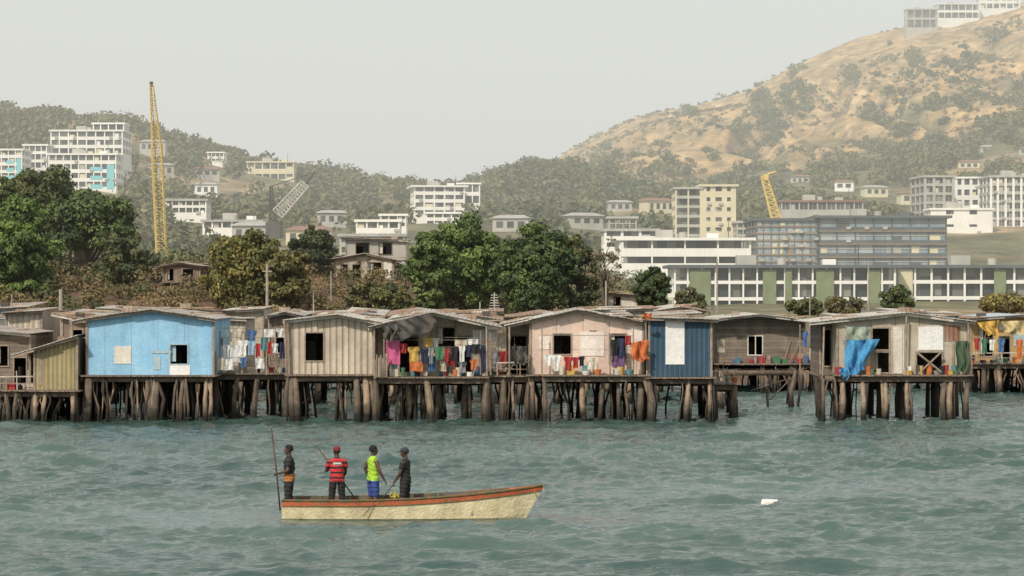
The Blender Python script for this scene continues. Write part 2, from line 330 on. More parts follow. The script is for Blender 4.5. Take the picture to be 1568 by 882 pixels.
# ------------------------------------------------------------------ foliage
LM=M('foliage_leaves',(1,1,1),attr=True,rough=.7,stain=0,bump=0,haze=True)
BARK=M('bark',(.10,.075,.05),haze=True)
def leaves(C,Nr,S,Col):
    n=len(C); Nr=Nr/np.linalg.norm(Nr,axis=1,keepdims=True); t=np.cross(Nr,R.normal(size=(n,3))); t/=np.linalg.norm(t,axis=1,keepdims=True); b=np.cross(Nr,t)
    S=S[:,None]; V=np.stack([C-t*S,C-b*S*.55,C+t*S,C+b*S*.55],1).reshape(-1,3); return V,np.arange(4*n).reshape(-1,4),np.repeat(Col,4,0)
def clumps(cen,rad,nl,size,cols):
    k=len(cen); idx=np.repeat(np.arange(k),nl); d=R.normal(size=(len(idx),3)); d/=np.linalg.norm(d,axis=1,keepdims=True)
    d[:,2]=np.where((d[:,2]<-.3)&(R.random(len(idx))<.6),-d[:,2],d[:,2])
    C=cen[idx]+d*rad[idx]*R.uniform(.55,1.25,(len(idx),1)); Nn=d+R.normal(size=d.shape)*.5
    S=size*R.uniform(.6,1.4,len(idx)); Col=cols[idx]*R.uniform(.7,1.35,(len(idx),1)); return leaves(C,Nn,S,Col)
def tree(name,pl,pr,pt,pb,Y,c1,c2,ncl=60,nl=260,leaf=.2,seed=0,depth=None,trunks=1,low=False):
    rr=np.random.default_rng(seed+100); x0,x1=wx(pl,Y),wx(pr,Y); zt=wz(pt,Y); zb=wz(pb,Y); W=x1-x0; H=zt-zb; cx=(x0+x1)/2; gz=float(terr((pl+pr)/2,Y)); gz=min(gz,zb)
    ncl=int(ncl*1.9); nl=int(nl*.55)
    e=empty(name,(cx,Y,gz)); D=depth or W*.8
    q=rr.normal(size=(ncl,3)); q/=np.linalg.norm(q,axis=1,keepdims=True); q*=rr.uniform(.35,1,(ncl,1))**.5
    q*=1-.22*np.abs(np.sin(q[:,:1]*5+seed)*np.cos(q[:,2:]*4+seed))
    if not low: q[:,2]=np.where(q[:,2]<-.5,-q[:,2]*.6,q[:,2])
    r=W*rr.uniform(.04,.115,ncl); cc=.46 if low else .52
    cen=np.stack([cx+q[:,0]*(W/2-r*.6),Y+q[:,1]*D/2,zb+H*cc+q[:,2]*(H*(1-cc)-r*.5)],1)
    rad=np.stack([r*1.15,r*1.15,r*.8],1); tt=rr.random((ncl,1))**1.1; cols=np.array(c1)*(1-tt)+np.array(c2)*tt*1.08
    V,Fq,Cl=clumps(cen,rad,nl,leaf*.9,cols); rawmesh('foliage',V,Fq,[LM],Cl,False,e)
    mb=MB()
    for t in range(trunks):
        bx=cx+(t-(trunks-1)/2)*W*.2; top=(bx+rr.normal()*.3,Y,zb+H*.45); r0=max(.12,W*.03)
        mb.path([(bx,Y,gz-1),(bx+rr.normal()*.15,Y,(gz+top[2])/2),top],[r0*1.3,r0,r0*.7],BARK,8)
        for k in range(12):
            c=cen[rr.integers(ncl)]; m=(np.array(top)*.5+c*.5)+rr.normal(size=3)*.2; s=np.array([bx,Y,zb+H*rr.uniform(.05,.4)])
            mb.path([s,m,c],[r0*.5,r0*.3,r0*.1],BARK,5)
    mb.build('trunk',e,True); return e
tree('tree',-50,95,300,470,196,(.05,.085,.02),(.12,.18,.035),75,300,.2,1,low=True)
tree('tree',10,140,247,400,210,(.035,.055,.018),(.09,.10,.03),60,280,.2,2)
tree('tree',60,215,280,420,208,(.035,.06,.018),(.09,.12,.03),70,280,.2,3)
tree('tree',135,238,355,455,201,(.04,.06,.02),(.10,.10,.035),45,260,.18,4,low=True)
tree('tree',-20,60,262,380,212,(.04,.065,.02),(.10,.12,.03),40,260,.2,24)
tree('tree',306,448,350,485,192,(.075,.08,.02),(.17,.145,.035),85,280,.18,5,low=True)
tree('tree',400,480,368,478,188,(.06,.065,.02),(.15,.13,.04),50,220,.18,6,low=True)
tree('tree',442,518,340,430,206,(.03,.045,.018),(.07,.085,.03),50,240,.18,7)
tree('tree',612,700,345,478,190,(.05,.08,.02),(.12,.16,.04),55,260,.17,8,low=True)
tree('tree',640,785,328,482,194,(.05,.085,.02),(.13,.18,.04),100,300,.18,9,trunks=2,low=True)
tree('tree',755,890,338,486,190,(.03,.06,.018),(.09,.12,.03),100,300,.18,10,trunks=2,low=True)
tree('tree',840,925,350,484,191,(.035,.055,.02),(.09,.10,.03),50,260,.17,22,low=True)
tree('tree',965,1032,405,478,180,(.022,.045,.015),(.06,.08,.022),45,240,.16,11,low=True)
tree('tree',1345,1402,435,482,182,(.03,.055,.02),(.08,.10,.03),34,200,.15,12,low=True)
tree('tree',1200,1262,455,484,180,(.04,.06,.02),(.11,.11,.04),24,180,.13,13,low=True)
tree('tree',1255,1335,452,484,184,(.06,.06,.02),(.16,.13,.05),24,110,.13,14,low=True)
tree('tree',1490,1600,446,484,184,(.09,.08,.03),(.26,.22,.07),40,130,.13,15,low=True)
tree('tree',1030,1085,440,484,186,(.05,.06,.025),(.12,.11,.04),24,130,.15,16,low=True)
tree('tree',888,965,360,478,186,(.08,.07,.04),(.18,.14,.08),26,34,.12,17)
tree('tree',520,600,425,482,186,(.05,.055,.02),(.14,.12,.04),30,120,.15,18,low=True)
tree('tree',560,640,430,484,184,(.05,.06,.02),(.13,.13,.04),30,140,.15,19,low=True)
def keep(px,Y,z,h=6):
    top=441-(z+h-EYE)*F/Y; m=np.ones(len(px),bool)
    for l,r,t,b,y in RECTS:
        q=3.5*F/Y; m&=~((px>l-q)&(px<r+q)&(Y<y+16)&(top<b-8)&(441-(z-EYE)*F/Y>t))
    return m
def scatter(name,pts,rmin,rmax,nl,leaf,c1,c2,flat=.7):
    k=len(pts); pts=np.array(pts); r=R.uniform(rmin,rmax,k); t=R.random((k,1)); cols=np.array(c1)*(1-t)+np.array(c2)*t
    cen=np.repeat(pts,3,0)+R.normal(size=(3*k,3))*np.repeat(r,3)[:,None]*[.45,.45,.2]; rr=np.repeat(r,3)*.75; cen[:,2]+=rr*.6
    V,Fq,Cl=clumps(cen,np.stack([rr,rr,rr*flat],1),nl,leaf,np.repeat(cols,3,0)); rawmesh(name,V,Fq,[LM],Cl)
P=[]
for i in range(650):
    px=R.uniform(-100,1080); Y=R.uniform(176,225); P.append((wx(px,Y),Y,float(terr(px,Y))))
scatter('bank_shrubs',P,.5,1.3,45,.13,(.05,.065,.02),(.20,.14,.06))
def field(n,a,b,y0,y1,cond=None,h=6):
    pxs=R.uniform(a,b,n); Ys=R.uniform(y0,y1,n); zz=terr(pxs,Ys); m=keep(pxs,Ys,zz,h)
    if cond is not None: m&=cond(pxs,Ys,zz)
    return np.stack([wx(pxs,Ys),Ys,zz],1)[m]
scatter('distant_bushes',field(560,-200,1000,225,460,None,3),1.2,2.6,40,.35,(.05,.07,.025),(.16,.15,.06))
scatter('distant_bushes',field(160,1000,1800,215,390,None,1.6),.6,1.2,40,.22,(.06,.08,.025),(.20,.18,.06))
G1,G2=(.055,.068,.028),(.15,.14,.06)
scatter('hillside_forest',field(3800,-250,720,450,1080,lambda a,b,z:fbm(a/60,b/60,3)>.34),1.8,4.6,22,.9,G1,G2)
scatter('hillside_forest',field(1600,690,1030,500,1080,lambda a,b,z:(fbm(a/60,b/60,3)>.32)&~((a>850)&(b>980))),2.0,4.4,22,.9,(.045,.06,.025),(.12,.12,.05))
def rc(a,b,z):
    pys=441-(z-EYE)*F/b; g=goldmask(a,b,pys,fbm(wx(a,b)/60,b/60)); q=fbm(a/35,b/50,3); return ((g<.3)&(q>.37))|((g>=.3)&(q>.61)&(R.random(len(a))<.3))
scatter('hillside_forest',field(7000,1000,1900,540,1650,rc),1.6,4.2,20,.9,G1,G2)
def sc2(a,b,z):
    pys=441-(z-EYE)*F/b; g=goldmask(a,b,pys,fbm(wx(a,b)/60,b/60)); return (g>=.3)&(fbm(wx(a,b)/50+4,b/90,4)>.46)
scatter('dry_scrub',field(5600,860,1800,980,1720,sc2),.6,1.7,9,.6,(.10,.09,.04),(.23,.18,.09),.6)
P=[]
for px,py,n,s in [(1168,160,10,12),(1178,200,22,22),(1172,180,16,16),(1215,140,12,16),(1310,126,10,9),(1400,97,8,8),(1230,165,10,22),(1020,265,10,25),(1130,215,6,12),(1450,140,10,30),(1350,190,14,40),(1520,60,6,22),(940,250,8,20),(1380,150,8,25),(1480,100,8,20),(1060,175,3,6)]:
    for i in range(n):
        a=px+R.normal()*s*.6; b=py+R.normal()*s*.7; Y=hit(a,b)
        if Y and 700<Y<1640: P.append((wx(a,Y),Y,float(terr(a,Y))))
scatter('hillside_bushes',P,2.0,4.8,28,1.0,(.06,.07,.03),(.14,.14,.06))
# cranes
def lattice(mb,a,b,w0,w1,seg,mat,r=.09):
    a=Vector(a);b=Vector(b); d=(b-a).normalized(); s=Vector((0,1,0)); u=d.cross(s).normalized(); prev=None
    for i in range(seg+1):
        t=i/seg; p=a.lerp(b,t); w=(w0+(w1-w0)*t)/2; ring=[p+u*w+s*w,p-u*w+s*w,p-u*w-s*w,p+u*w-s*w]
        for k in range(4): mb.cyl(ring[k],ring[(k+1)%4],r*.6,r*.6,mat,4)
        if prev:
            for k in range(4):
                mb.cyl(prev[k],ring[k],r,r,mat,4); mb.cyl(prev[k],ring[(k+1)%4],r*.6,r*.6,mat,4)
        prev=ring
Y=330; e=empty('lattice_crane',(wx(252,Y),Y,6)); mb=MB()
lattice(mb,(wx(250,Y),Y,5),(wx(240,Y),Y,wz(225,Y)),1.15,1.25,22,YEL,.065)
lattice(mb,(wx(240,Y),Y,wz(225,Y)),(wx(232,Y),Y,wz(130,Y)),1.1,.4,12,YEL,.055)
mb.cyl((wx(232,Y),Y,wz(132,Y)),(wx(231.5,Y),Y,wz(125,Y)),.25,.2,CRD); mb.cyl((wx(233,Y),Y-.8,wz(132,Y)),(wx(250,Y),Y-1.5,wz(395,Y)),.035,.035,CRD,4); mb.cyl((wx(229,Y),Y,wz(132,Y)),(wx(244,Y),Y+2,wz(400,Y)),.03,.03,CRD,4)
mb.build('boom',e); mb=MB(); mb.box(wx(238,Y),wx(262,Y),Y-1.5,Y+1.5,4.5,7.5,YEL); mb.box(wx(240,Y),wx(248,Y),Y-1.8,Y-1.4,6,8.3,CRD); mb.build('cab',e)
Y=540; e=empty('lattice_crane',(wx(425,Y),Y,12)); mb=MB()
lattice(mb,(wx(426,Y),Y,wz(328,Y)),(wx(468,Y),Y,wz(282,Y)),2.4,1.8,12,CRW,.2); lattice(mb,(wx(418,Y),Y,wz(350,Y)),(wx(415,Y),Y,wz(285,Y)),1.6,.5,12,CRD,.12); mb.cyl((wx(415,Y),Y,wz(285,Y)),(wx(480,Y),Y,wz(265,Y)),.1,.1,CRD,4); mb.cyl((wx(468,Y),Y,wz(282,Y)),(wx(483,Y),Y,wz(262,Y)),.3,.1,CRD,4)
mb.box(wx(408,Y),wx(430,Y),Y-2,Y+2,wz(365,Y),wz(340,Y),CRD); mb.build('boom',e)
Y=600; e=empty('mobile_crane',(wx(1180,Y),Y,20)); mb=MB()
lattice(mb,(wx(1190,Y),Y,wz(340,Y)),(wx(1170,Y),Y,wz(270,Y)),2.0,1.2,9,YEL,.2); mb.box(wx(1169,Y),wx(1176,Y),Y-1,Y+1,wz(276,Y),wz(267,Y),YEL); mb.cyl((wx(1176,Y),Y,wz(267,Y)),(wx(1188,Y),Y,wz(263,Y)),.3,.2,YEL,4)
mb.box(wx(1182,Y),wx(1202,Y),Y-2,Y+2,wz(355,Y),wz(338,Y),YEL); mb.build('boom',e)
# ------------------------------------------------------------------ stilt village
WOOD=M('weathered_pole',(.19,.145,.11),(.10,.08,.06),wet=True,s=3); WOODL=M('pale_pole',(.40,.30,.21),(.22,.165,.12),wet=True,s=3); WOODD=M('dark_pole',(.065,.05,.04),(.04,.032,.026),wet=True,s=3)  # pole tones: pale imitates lit fronts, dark the shade beneath decks
PLK=M('plank_wood',(.30,.235,.18),(.18,.14,.11),panel=('x',.16,.08,.4),s=2)
PLH=M('board_wood',(.26,.205,.165),(.17,.14,.115),panel=('z',.19,.1,.35),s=2)
BLU=M('blue_plywood',(.25,.49,.72),(.32,.56,.75),panel=('x',1.2,.012,.12),s=1.5,stain=.28)
BLU2=M('pale_blue_paint',(.42,.56,.62),(.34,.44,.50),stain=.35)
BEI=M('beige_sheet_metal',(.60,.51,.41),(.44,.37,.30),rib=.28,panel=('x',.28,.12,.14),s=1)
OCH=M('ochre_sheet_metal',(.44,.36,.19),(.31,.26,.15),rib=.2,panel=('x',.2,.12,.2),s=1)
PNK=M('pink_board',(.80,.60,.50),(.68,.53,.45),panel=('x',1.2,.02,.16),s=1.2,stain=.36)
PNK2=M('pale_pink_patch',(.82,.74,.68),(.74,.64,.58),stain=.3)
NAV=M('navy_sheet_metal',(.05,.105,.165),(.035,.08,.13),rib=.22,panel=('x',.22,.14,.2),stain=.3)
TAN=M('tan_board',(.58,.51,.41),(.42,.37,.29),panel=('x',1.1,.03,.24),s=1.2)
OFF=M('offwhite_board',(.76,.72,.64),(.62,.57,.49),panel=('x',1.2,.02,.14),stain=.4)
RF1=M('roof_galvanised',(.50,.47,.43),(.32,.26,.22),rib=.2,s=.6,rough=.6,stain=.65); RF2=M('roof_rusty',(.28,.15,.10),(.38,.30,.24),rib=.2,s=.7,stain=.6)
RF3=M('roof_pale',(.66,.63,.58),(.45,.39,.34),rib=.2,s=.6,rough=.6,stain=.55); DRK=M('dark_tarp',(.06,.06,.058),(.11,.10,.09),s=2)
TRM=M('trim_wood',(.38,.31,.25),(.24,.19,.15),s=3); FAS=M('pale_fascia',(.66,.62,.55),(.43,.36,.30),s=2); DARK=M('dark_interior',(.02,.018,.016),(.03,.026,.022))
WPN=M('white_panel',(.80,.80,.78),(.74,.73,.71),stain=.14)
def stilts(mb,x0,x1,y0,y1,zt,thick=6,thin=20,brace=3,lean=.24,front=True):
    for i in range(thick):
        x=random.uniform(x0+.05,x1-.05) if i>1 else (x0+.1,x1-.1)[i]
        for y in ((y0+.15,) if front else ())+(random.uniform(y0+1.5,y1),random.uniform(y0+1.5,y1)):
            dx=random.gauss(0,lean*.5); r=random.uniform(.08,.17); m=random.choice([WOOD,WOODL,WOOD]) if y<y0+.5 else WOODD  # rear poles always dark: under-deck shade put into the colour
            mb.path([(x+dx,y,-1),(x+dx*.5+random.gauss(0,.07),y,zt*.45),(x,y,zt)],[r*1.2,r,r*.75],m,7)
            if y<y0+.5 and random.random()<.6: mb.path([(x+dx+random.gauss(.12,.1),y+.1,-1),(x+.1+random.gauss(0,.1),y+.05,zt*.5),(x+random.gauss(0,.1),y,zt)],[r*.7,r*.6,r*.5],random.choice([WOOD,WOODL,WOODD]),6)
    cxs=[random.uniform(x0,x1) for _ in range(max(2,thin//6))]
    for i in range(thin):
        x=random.uniform(x0,x1) if random.random()<.4 else min(max(random.choice(cxs)+random.gauss(0,.22),x0),x1)
        fr=random.random()<.35; y=y0+random.uniform(.02,.6) if fr else random.uniform(y0+.6,y1); r=random.uniform(.03,.065); dx=random.gauss(0,lean*.8)
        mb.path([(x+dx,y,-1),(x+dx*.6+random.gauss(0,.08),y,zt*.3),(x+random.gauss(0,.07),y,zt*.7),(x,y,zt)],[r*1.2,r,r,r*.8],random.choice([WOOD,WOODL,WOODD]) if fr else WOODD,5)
    for i in range(max(0,brace-2)):
        x=random.uniform(x0,x1-.5); y=random.uniform(y0,y0+2); mb.cyl((x,y,random.uniform(.4,1)),(min(x+random.uniform(.8,2.0),x1),y,random.uniform(1.3,zt)),.035,.03,WOOD,5)
    mb.box(x0,x1,y0+.12,y0+.2,zt-.24,zt-.02,WOOD); mb.box(x0,x1,y0+1.3,y0+1.4,zt-.3,zt-.02,WOODD); mb.box(x0,x1,y0+3.2,y0+3.3,zt-.45,zt-.02,WOODD) if y1-y0>3.4 else None
def deck(mb,x0,x1,y0,y1,zt):
    mb.box(x0,x1,y0+.1,y1,zt,zt+.06,PLK); x=x0
    while x<x1-.02:
        w=random.uniform(.12,.22); mb.box(x,min(x+w-.02,x1),y0-random.uniform(0,.18),y0+.097,zt+.003,zt+.063,PLK); x+=w
def wallfront(mb,x0,x1,z0,z1,y,holes,mat,th=.07):
    xs=sorted({x0,x1}|{h[0] for h in holes}|{h[1] for h in holes}); zs=sorted({z0,z1}|{h[2] for h in holes}|{h[3] for h in holes})
    for i in range(len(xs)-1):
        for j in range(len(zs)-1):
            cx=(xs[i]+xs[i+1])/2; cz=(zs[j]+zs[j+1])/2
            if any(h[0]<cx<h[1] and h[2]<cz<h[3] for h in holes): continue
            mb.box(xs[i],xs[i+1],y,y+th,zs[j],zs[j+1],mat)
def shack(name,Y,pl,pr,pb,roof,depth,wm,rm,ops=(),ohf=.45,st=(5,16,3),side=None,stilt=True,backfall=0,fas=None,patches=0):
    X=lambda p:wx(p,Y); Zf=wz(pb,Y); rl=[(X(a),wz(b,Y)) for a,b in roof]; x0,x1=X(pl),X(pr); zr=lambda x: float(np.interp(x,[q[0] for q in rl],[q[1] for q in rl]))
    e=empty(name,((x0+x1)/2,Y+depth/2,Zf)); side=side or wm; fas=fas or random.choice([FAS,TRM])
    zE=min(zr(x0),zr(x1))-.02; w=MB(); holes=[]
    for o in ops:
        if o[4]=='open': holes.append((X(o[0]),X(o[1]),wz(o[3],Y),wz(o[2],Y)))
    wallfront(w,x0,x1,Zf,zE,Y,holes,wm)
    top=[(x0,zE),(x1,zE),(x1,zr(x1)-.02)]+[(a,b-.02) for a,b in reversed(rl) if x0<a<x1]+[(x0,zr(x0)-.02)]
    pts=[];[pts.append(p) for p in top if not pts or (abs(p[0]-pts[-1][0])+abs(p[1]-pts[-1][1]))>.01]
    if len(pts)>2: w.prism(pts,Y,Y+.07,wm)
    bk=backfall
    for xx in (x0,x1-.07): w.box(xx,xx+.07,Y+.072,Y+depth,Zf,zr(xx+.035)-.03-max(bk,0),side)
    w.box(x0+.072,x1-.072,Y+depth-.07,Y+depth-.003,Zf,zE-max(bk,0),side); w.build('walls',e)
    r=MB()
    for (a,za),(b,zb) in zip(rl[:-1],rl[1:]):
        n=max(1,int((b-a)/.85))
        for i in range(n):
            s,t=i/n,(i+1)/n; xa,xb=a+(b-a)*s,a+(b-a)*t+(.04 if i<n-1 else 0); z1,z2=za+(zb-za)*s,za+(zb-za)*min(1,t+(.04/(b-a) if i<n-1 else 0)); j=random.uniform(-.18,.1); dz=.004*(i%2)+random.uniform(0,.025)
            y0,y1=Y-ohf+j,Y+depth+.3; r.hexa([(xa,y0,z1+dz),(xb,y0,z2+dz),(xb,y1,z2-bk+dz),(xa,y1,z1-bk+dz),(xa,y0,z1+.035+dz),(xb,y0,z2+.035+dz),(xb,y1,z2+.035-bk+dz),(xa,y1,z1+.035-bk+dz)],rm if random.random()<.65 else random.choice([RF1,RF2,RF3]))
        y0=Y-ohf; r.hexa([(a,y0+.14,za-.12),(b,y0+.14,zb-.12),(b,y0+.17,zb-.12),(a,y0+.17,za-.12),(a,y0+.14,za-.004),(b,y0+.14,zb-.004),(b,y0+.17,zb-.004),(a,y0+.17,za-.004)],fas)
    for k in range(random.randint(2,6)):
        x=random.uniform(rl[0][0]+.3,rl[-1][0]-.8); y=Y+random.uniform(.3,depth*.6); z=zr(x)+.08-bk*(y-Y+ohf)/(depth+.9); r.cyl((x,y,z),(x+random.uniform(.4,1.3),y+random.uniform(-.3,.3),z+random.uniform(.0,.06)),.04,.035,WOODL,5)
    if random.random()<.5: x=random.uniform(rl[0][0]+.5,rl[-1][0]-.8); r.box(x,x+random.uniform(.3,.7),Y+1,Y+1.5,zr(x)-.1,zr(x)+random.uniform(.15,.35),random.choice([DRK,RF2,TRM]))
    r.build('roof',e)
    d=MB()
    for o in ops:
        a,b,zt,zb_=X(o[0]),X(o[1]),wz(o[2],Y),wz(o[3],Y); m=o[5] if len(o)>5 else TRM; f=.06
        if o[4]=='panel': d.box(a,b,Y-.03,Y-.003,zb_,zt,m)
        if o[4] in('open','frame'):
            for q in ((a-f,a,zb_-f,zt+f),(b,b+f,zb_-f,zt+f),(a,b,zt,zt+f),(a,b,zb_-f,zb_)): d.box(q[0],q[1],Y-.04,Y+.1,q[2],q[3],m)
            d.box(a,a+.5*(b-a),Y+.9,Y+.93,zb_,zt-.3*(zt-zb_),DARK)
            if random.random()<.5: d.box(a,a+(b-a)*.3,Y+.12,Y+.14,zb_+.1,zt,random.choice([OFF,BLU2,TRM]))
    for k in range(patches):
        a=random.uniform(x0+.1,x1-.7); z=random.uniform(Zf+.1,zE-.6); ww,hh=random.uniform(.3,.9),random.uniform(.25,.7)
        if not any(h[0]-.1<a+ww and a<h[1]+.1 and h[2]-.1<z+hh and z<h[3]+.1 for h in holes): d.box(a,min(a+ww,x1-.06),Y-.02-.003*k,Y-.003,z,z+hh,random.choice([wm,TRM,OFF,PLK,PNK2,RF2]))
    for p in (pl,pr): d.box(X(p)-.05,X(p)+.05,Y-.052,Y-.002,Zf,zr(X(p))-.03,TRM)
    d.build('windows_trim',e)
    dk=MB(); deck(dk,x0-.2,x1+.2,Y-.5,Y+depth,Zf-.07); dk.build('deck',e)
    if stilt:
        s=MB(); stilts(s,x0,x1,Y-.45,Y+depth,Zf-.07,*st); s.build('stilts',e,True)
    return e
random.seed(21)
BW=[PLH,PLK,TAN,OFF,BEI,BLU2,OFF,TAN]; BR=[RF1,RF3,RF2,RF1,RF2]
px=-120
while px<1470:
    w=random.uniform(60,125); Y=random.uniform(146,156); t=random.uniform(467,481)
    if px>1090: t+=5
    k=random.choice([[(0,6),(.5,0),(1,6)],[(0,0),(1,5)],[(0,4),(1,0)]])
    if not (1085<px+w/2<1250) and px+w<1500:
        shack('stilt_house',Y,px+4,px+w-4,560,[(px+a*w,t+b) for a,b in k],6,random.choice(BW),random.choice(BR),[(px+w*.25,px+w*.4,505,535,'open'),(px+w*.6,px+w*.72,508,535,'open')],st=(3,6,1),backfall=random.choice([-.25,-.1,.1]))
    px+=w+random.uniform(-8,10)
px=-100
while px<1060:
    w=random.uniform(60,110); Y=random.uniform(131,138); t=random.uniform(474,487)
    k=random.choice([[(0,6),(.5,0),(1,6)],[(0,0),(1,5)],[(0,4),(1,0)]])
    if not(332<px+w/2<440 and random.random()<.5):
        shack('stilt_house',Y,px+4,px+w-4,566,[(px+a*w,t+b) for a,b in k],5.5,random.choice(BW),random.choice(BR),[(px+w*.25,px+w*.45,508,540,'open')],st=(8,40,2) if px<280 else (2,4,1),backfall=random.choice([-.2,-.1,.05]))
    px+=w+random.uniform(10,50)
random.seed(5)
D=118
shack('blue_stilt_house',D,133,327,574,[(108,493),(133,488),(233,474),(333,489)],7,BLU,RF1,
 [(261,287,528,557,'open',BLU2),(175,201,530,557,'panel',OFF),(260,291,559,574,'panel',WPN),(232,262,537,541,'panel',BLU2),(236,246,545,566,'panel',BLU2)],st=(9,60,3))
shack('corrugated_shed',D-.6,53,118,597,[(18,545),(121,514)],5,OCH,RF3,[(60,64,540,590,'panel',TRM)],st=(4,16,1))
shack('wooden_shed',D+3,-60,46,596,[(-70,500),(48,512)],6,PLH,RF1,[(-5,12,530,560,'open'),(22,40,548,596,'open')],st=(6,45,3))
shack('wooden_shed',D+5,95,135,578,[(80,480),(140,492)],5,PLK,RF2,[(112,126,505,530,'open')],st=(3,20,1))
shack('corrugated_stilt_house',D,444,572,573,[(434,491),(520,482),(600,497)],7,BEI,RF3,[(468,495,510,552,'open')],st=(5,16,3))
shack('gabled_stilt_house',D+1.2,577,745,576,[(566,501),(662,478),(770,501)],6,TAN,RF1,[(670,696,502,530,'open'),(612,640,515,570,'open'),(700,722,515,574,'open'),(648,664,520,545,'panel',OFF),(724,744,505,530,'panel',WPN)],ohf=1.7,st=(5,20,3),patches=5)
shack('pink_stilt_house',D,812,985,573,[(772,499),(885,474),(990,494)],7,PNK,RF3,[(848,874,512,542,'open'),(934,958,512,556,'open'),(888,925,508,545,'panel',PNK2),(826,842,515,535,'panel',PNK2),(900,915,548,566,'panel',WPN),(962,984,500,530,'panel',PNK2)],st=(5,20,3),patches=6)
shack('open_veranda_house',D+2,778,812,574,[(765,497),(815,487)],5,TAN,RF1,[(782,806,515,572,'open')],st=(2,6,1))
shack('navy_stilt_house',D-.3,994,1089,577,[(983,486),(1045,488),(1100,490)],6,NAV,RF1,[(1019,1048,491,558,'panel',WPN)],st=(3,9,2))
shack('brown_stilt_house',150,1092,1232,556,[(1086,489),(1160,481),(1296,498)],8,PLH,RF3,[(1146,1167,515,543,'open',OFF),(1156,1157.5,515,543,'panel',OFF),(1098,1110,520,540,'panel',TAN)],st=(6,22,2),ohf=1.2,patches=2)
shack('tan_stilt_house',D,1282,1482,573,[(1238,494),(1385,479),(1492,493)],6,TAN,RF3,[(1336,1361,503,535,'open'),(1338,1361,540,570,'open'),(1406,1444,500,536,'panel',WPN),(1404,1442,540,568,'open'),(1368,1384,500,572,'panel',OFF),(1300,1325,500,520,'panel',BLU2)],st=(0,0,1),patches=4)
shack('open_veranda_house',D+2,1256,1284,573,[(1244,496),(1286,490)],4,PLH,RF1,[(1262,1278,505,560,'open')],st=(0,0,0))
shack('shoreline_house',152,1486,1640,553,[(1478,488),(1560,482),(1660,490)],7,M('yellow_board',(.55,.36,.14),(.40,.28,.12),panel=('x',.9,.04,.3)),M('roof_blue_grey',(.50,.60,.66),(.40,.46,.50),rib=.2),[(1500,1520,505,545,'open'),(1552,1568,500,530,'panel',BLU2),(1530,1546,515,553,'open')],st=(6,26,3),ohf=1.0,patches=3)
e=empty('stilt_cluster',(wx(1370,D),D,1)); s=MB(); zt=wz(575,D)
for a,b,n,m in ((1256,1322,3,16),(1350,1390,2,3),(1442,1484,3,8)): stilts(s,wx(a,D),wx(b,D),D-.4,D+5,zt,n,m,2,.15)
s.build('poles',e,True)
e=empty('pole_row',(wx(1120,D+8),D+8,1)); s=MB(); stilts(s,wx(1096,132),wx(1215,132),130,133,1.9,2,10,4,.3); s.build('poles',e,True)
def cm(n,c): return M('cloth_'+n,c,tuple(x*.7 for x in c),stain=.1,rough=.9,s=5)
C={k:cm(k,v) for k,v in dict(white=(.78,.78,.76),pink=(.62,.13,.28),yellow=(.62,.40,.10),orange=(.62,.18,.06),red=(.42,.045,.045),blue=(.08,.17,.36),navy=(.03,.045,.10),black=(.02,.02,.025),green=(.07,.20,.11),teal=(.10,.28,.30),cream=(.62,.55,.44),purple=(.15,.08,.19),sky=(.32,.46,.60),grey=(.28,.28,.30),lime=(.40,.60,.06),tarpblue=(.08,.32,.60)).items()}
CL=[C[k] for k in ('white','blue','red','teal','grey','cream','black','yellow','green','grey','orange')]
def veranda(pl,pr,pb,Y,y1,rail=True,st=(3,10,2)):
    e=empty('veranda_deck',(wx((pl+pr)/2,Y),Y,wz(pb,Y))); d=MB(); z=wz(pb,Y); a,b=wx(pl,Y),wx(pr,Y); deck(d,a,b,Y,Y+y1,z-.07)
    stilts(d,a,b,Y+.05,Y+y1,z-.07,*st)
    if rail:
        n=max(3,int((b-a)/.5))
        for i in range(n+1): x=a+(b-a)*i/n; d.cyl((x,Y+.1,z),(x+random.gauss(0,.03),Y+.1,z+random.uniform(.5,1)),.03,.025,random.choice([WOODL,TRM,FAS]),5)
        d.cyl((a,Y+.1,z+.55),(b,Y+.1,z+.6),.03,.03,FAS,5); d.cyl((a,Y+.1,z+.3),(b,Y+.1,z+.27),.025,.025,TRM,5)
    for i in range(int((b-a)*3.5)):
        x=random.uniform(a,b); y=Y+random.uniform(.2,1.5) if y1>1 else Y+random.uniform(.1,.3); k=random.random()
        if k<.5: r=random.uniform(.08,.18); d.cyl((x,y,z),(x,y,z+random.uniform(.15,.45)),r*.8,r,random.choice(CL),10)
        elif k<.8: w=random.uniform(.12,.45); d.box(x,x+w,y,y+.3,z,z+random.uniform(.12,.5),random.choice(CL+[PLK,TRM,DRK]))
        else: d.cyl((x,y,z-.3),(x+random.gauss(0,.5),y+.1,z+random.uniform(.6,1.7)),.025,.02,random.choice([WOODL,TRM]),5)
    d.build('deck',e); return e
veranda(322,446,571,D+1.5,9,True,(4,10,2)); veranda(744,814,575,D,6,True,(3,6,2)); veranda(572,750,577,D-.6,1.8,False,(3,5,1)); veranda(830,995,574,D-.9,.9,False,(2,4,1))
veranda(1086,1130,587,D+2,4,True,(2,7,2)); veranda(1228,1262,556,150,4,True,(2,8,1)); veranda(1480,1660,556,148,4,True,(6,22,2)); veranda(-60,60,597,D-.4,3,True,(6,30,2)); veranda(110,135,574,D-.2,6,False,(2,10,1)); veranda(1284,1484,574,D-.55,.5,False,(0,0,0)); veranda(1096,1236,557,149.5,.5,False,(0,0,0))
